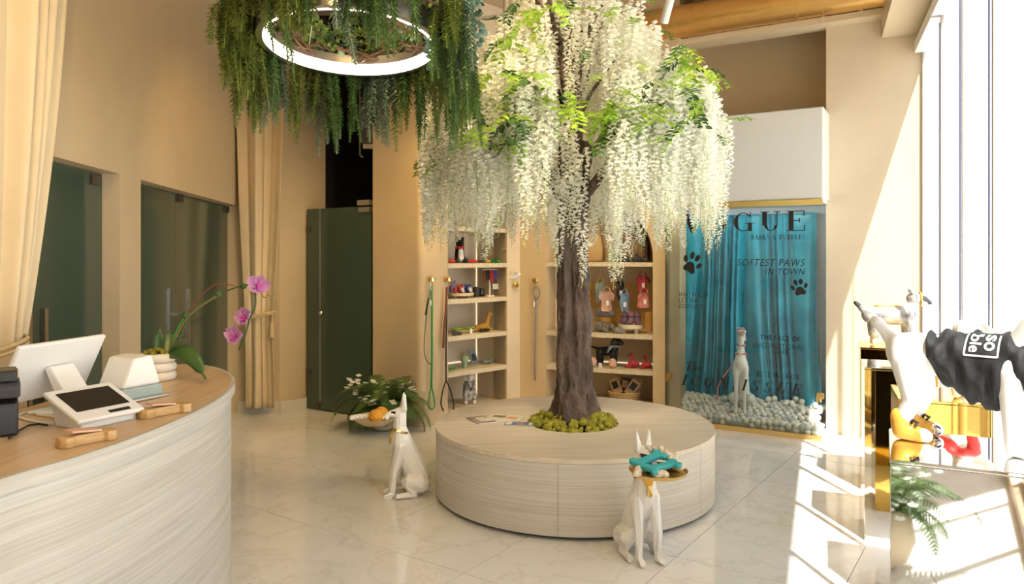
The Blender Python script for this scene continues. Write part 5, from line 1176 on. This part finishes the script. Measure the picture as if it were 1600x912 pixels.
def dogseg(L=.42, h=.30, r=.075, tail=True, head=True):
    sg = [((0,0,h),r,(L*.5,0,h+.0),r*.95),((L*.5,0,h),r*.95,(L,0,h+.0),r*1.08)]
    for x, yy in ((0,.045),(0,-.045)): sg += [((x,yy,h-.02),r*.62,(x+.03,yy,h*.52),r*.42),((x+.03,yy,h*.52),r*.38,(x-.005,yy,.03),r*.30),((x,yy,.022),.021,(x+.035,yy,.018),.017)]
    for x, yy in ((L,.045),(L,-.045)): sg += [((x,yy,h-.04),r*.52,(x,yy,.03),r*.30),((x,yy,.022),.021,(x+.03,yy,.018),.017)]
    if tail: sg += [((-.04,0,h+.04),r*.36,(-.115,0,h+.115),.021)]
    if head: sg += [((L+.01,0,h+.04),r*.75,(L+.06,0,h+.14),r*.55),((L+.06,0,h+.16),r*.60,(L+.13,0,h+.15),r*.36),((L+.05,.04,h+.19),.014,(L+.04,.055,h+.13),.016),((L+.05,-.04,h+.19),.014,(L+.04,-.055,h+.13),.016)]
    return sg
# large dog in a black shirt
DP = V((1.345,2.50,PH)); drz = math.atan2(-.70, .70)
t = thing('dog_mannequin', 'large white dog mannequin in black shirt and tan boots on the near plinth', 'mannequin', DP, drz)
h = .285
seg = [((0,0,h),.070,(.16,0,h-.005),.072),((.16,0,h-.005),.075,(.33,0,h-.01),.085),
   ((-.045,0,h+.035),.024,(-.10,-.005,h+.10),.020),((-.02,0,h+.015),.04,(-.06,0,h+.05),.026),
   ((.33,0,h+.03),.06,(.37,-.02,h+.12),.045)]
for yy in (.062,-.062):
    seg += [((.01,yy*.7,h-.02),.055,(.035,yy,h*.50),.036),((.035,yy,h*.5),.033,(.0,yy,.06),.026),((.0,yy,.035),.026,(.05,yy,.022),.020)]
    seg += [((.31,yy*.85,h-.03),.045,(.315,yy,.03),.026),((.315,yy,.022),.024,(.35,yy,.02),.02)]
put('body', blob('body', seg, .008, 5), 'mannequin_white', t, smooth=True)
m = MB(); rg = []; NA = 56; NLn = 40
for i in range(NLn+1):
    u = i/NLn; x = .075+.315*u; rz_ = .082+.016*u; ry_ = .080+.012*u; zc = h-.004-.010*u
    row = []
    for j in range(NA):
        a = 2*PI*j/NA; c, s = math.cos(a), math.sin(a)
        wr = .007*math.sin(26*u+2.5*s*1.4+1.2*c)+.005*math.sin(44*u-4*s+2*c)+.004*noise.noise(V((u*9, c*2, s*2)))
        wr *= 1-.85*max(0, min(1, 1.6-abs(x-.230)/.052))*max(0, min(1, 2.2*(s+.25)))*(1 if c < .2 else 0)
        dn = max(0, -s)
        xx = x+(.055*dn*(1-u) if u < .6 else 0)*1.0+.02*c*0
        row.append(V((xx, (ry_+wr)*c, zc+(rz_+wr)*s-dn*.062*math.sin(PI*min(1,u*.95+.08)))))
    rg.append(row)
m.loft(rg, cap=False); so = m.build('shirt', 'shirt', t, smooth=True); sm = so.modifiers.new('s', 'SOLIDIFY'); sm.thickness = .003
# print on the shirt: a square frame and letters, projected on the cloth from its side
from mathutils.bvhtree import BVHTree
bv = BVHTree.FromPolygons([tuple(v) for v in m.v], m.f)
def on_shirt(vs, fs, name):
    out = []
    for x, z in vs:
        hit = bv.ray_cast(V((x, -.4, z)), V((0,1,0)))
        rz_ = .088; ye = -.086*math.sqrt(max(.05, 1-((z-h+.01)/rz_)**2)); y = hit[0].y-.0035 if hit[0] is not None and abs(hit[0].y-ye) < .025 else ye-.004
        out.append((x, y, z))
    b = MB(); b.add(out, fs); b.build(name, 'shirt_print', t)
def strip(x0, z0, x1, z1, w_, n=12):
    d = V((x1-x0, z1-z0)).normalized(); nn = V((-d.y, d.x))*w_/2; vs = []; fs = []
    for k in range(n+1):
        p = V((x0, z0)).lerp(V((x1, z1)), k/n); vs += [tuple(p+nn), tuple(p-nn)]
    return vs, [(2*k, 2*k+1, 2*k+3, 2*k+2) for k in range(n)]
fx0, fx1, fz0, fz1 = .186, .276, h+.016, h+.078
for q in ((fx0,fz0,fx0,fz1),(fx0,fz0,fx1,fz0),(fx1,fz0,fx1,fz1)): on_shirt(*strip(*q, .0055), 'print_frame')
def shirt_text(txt, x0, x1, ztop, zbot):
    c = bpy.data.curves.new('lettering', 'FONT'); c.body = txt; c.offset = .02
    o = bpy.data.objects.new('lettering', c); COL.objects.link(o); me = evaluate(o, 'lettering')
    vs = [v.co for v in me.vertices]; xs = [v.x for v in vs]; ys = [v.y for v in vs]; w_, hh = max(xs)-min(xs), max(ys)-min(ys)
    fs = [tuple(p.vertices) for p in me.polygons]
    on_shirt([(x0+(v.y-min(ys))/hh*(x1-x0), ztop-(v.x-min(xs))/w_*(ztop-zbot)) for v in vs], fs, 'lettering')
shirt_text('so', .238, .266, fz1, fz0+.018); shirt_text('ble', .197, .230, fz1, fz0+.010)
for yy in (.062,-.062):
    pr = [((-.005,yy,.075),.032,(.0,yy,.04),.033),((.0,yy,.03),.031,(.055,yy,.022),.026)]
    bo = put('boot', blob('boot', pr, .006, 3), 'tan_leather', t, smooth=True)
    put('toe_cap', blob('toe_cap', [((.062,yy,.024),.024,(.072,yy,.022),.022)], .006, 2), 'silver_mirror' if yy > 0 else 'plastic_white', bo, smooth=True)
    MB().tube([(.045,yy-.02,.055),(.05,yy,.062),(.045,yy+.02,.055),(.035,yy,.068),(.035,yy-.02,.062),(.02,yy+.02,.075),(.03,yy+.01,.11),(.035,yy-.008,.115),(.03,yy-.01,.08)], .004, 6).build('lace', 'dark_leather', bo, smooth=True)
# small dog with printed raincoat and cap
SD = V((2.45,5.06,PH)); s_ = Fr((2.335,4.93), (.922,-.387), (.387,.922)).p(.09,.17,PH)
t = thing('dog_mannequin', 'small dog mannequin in a newsprint raincoat and cap on the far gold plinth', 'mannequin', s_, R(-16))
put('body', blob('body', [((0,0,.20),.05,(.20,0,.205),.055),((.22,0,.23),.04,(.25,0,.30),.036),((.25,0,.315),.042,(.31,0,.30),.026),((-.045,0,.22),.018,(-.10,0,.275),.014)]+[g for y in (.032,-.032) for g in (((0,y,.18),.036,(.01,y,.10),.024),((.01,y,.10),.022,(-.005,y,.02),.018),((.21,y,.18),.032,(.21,y,.02),.018))], .008, 4), 'mannequin', t, smooth=True)
put('raincoat', blob('raincoat', [((-.02,0,.205),.060,(.20,0,.205),.066),((.215,0,.235),.05,(.235,0,.27),.045)]+[((x,y,.18),.042,(x,y,.08),.032) for x in (.0,.21) for y in (.034,-.034)]+[((-.045,0,.22),.024,(-.085,0,.258),.021)], .008, 3), 'newsprint', t, smooth=True)
put('hood', blob('hood', [((.245,0,.325),.046,(.262,0,.318),.044),((.235,.03,.36),.016,(.225,.035,.38),.012),((.235,-.03,.36),.016,(.225,-.035,.38),.012)], .007, 3), 'newsprint', t, smooth=True)
MB().tube([V((.285, .047*math.cos(a), .318+.047*math.sin(a))) for a in [2*PI*k/20 for k in range(21)]], .006, 6).build('hood_trim', 'orange_trim', t, smooth=True)
MB().tube([V((.0+.2*k/6, -.008, .268+.004*math.sin(k*2))) for k in range(7)], .006, 6).build('back_trim', 'orange_trim', t, smooth=True)
put('cap_peak', blob('cap_peak', [((.305,0,.315),.030,(.345,0,.296),.014)], .006, 3), 'charcoal', t, smooth=True)
put('tail_tip', blob('tail_tip', [((-.095,0,.27),.018,(-.115,0,.288),.015)], .006, 2), 'charcoal', t, smooth=True)
# white dog with red bandana on the middle gold plinth
q = Fr((1.655,3.15), (.922,-.387), (.387,.922)).p(.10,.17,PH)
t = thing('dog_mannequin', 'white dog mannequin with red bandana behind the black shirt dog', 'mannequin', q, R(-35))
put('body', blob('body', [((0,0,.17),.055,(.14,0,.18),.06),((.15,0,.20),.05,(.17,0,.27),.044),((.17,0,.29),.050,(.24,0,.285),.036),((.16,.04,.32),.014,(.15,.05,.27),.016),((.16,-.04,.32),.014,(.15,-.05,.27),.016)]+[((x,y,.15),.034,(x,y,.02),.02) for x in (0,.14) for y in (.035,-.035)], .008, 4), 'mannequin', t, smooth=True)
put('bandana', blob('bandana', ring_seg((.162,0,.225),.052,.052,.018)+[((.20,-.02,.20),.030,(.19,-.03,.13),.02),((.12,-.045,.20),.03,(.05,-.05,.17),.02)], .008, 2), 'red', t, smooth=True)
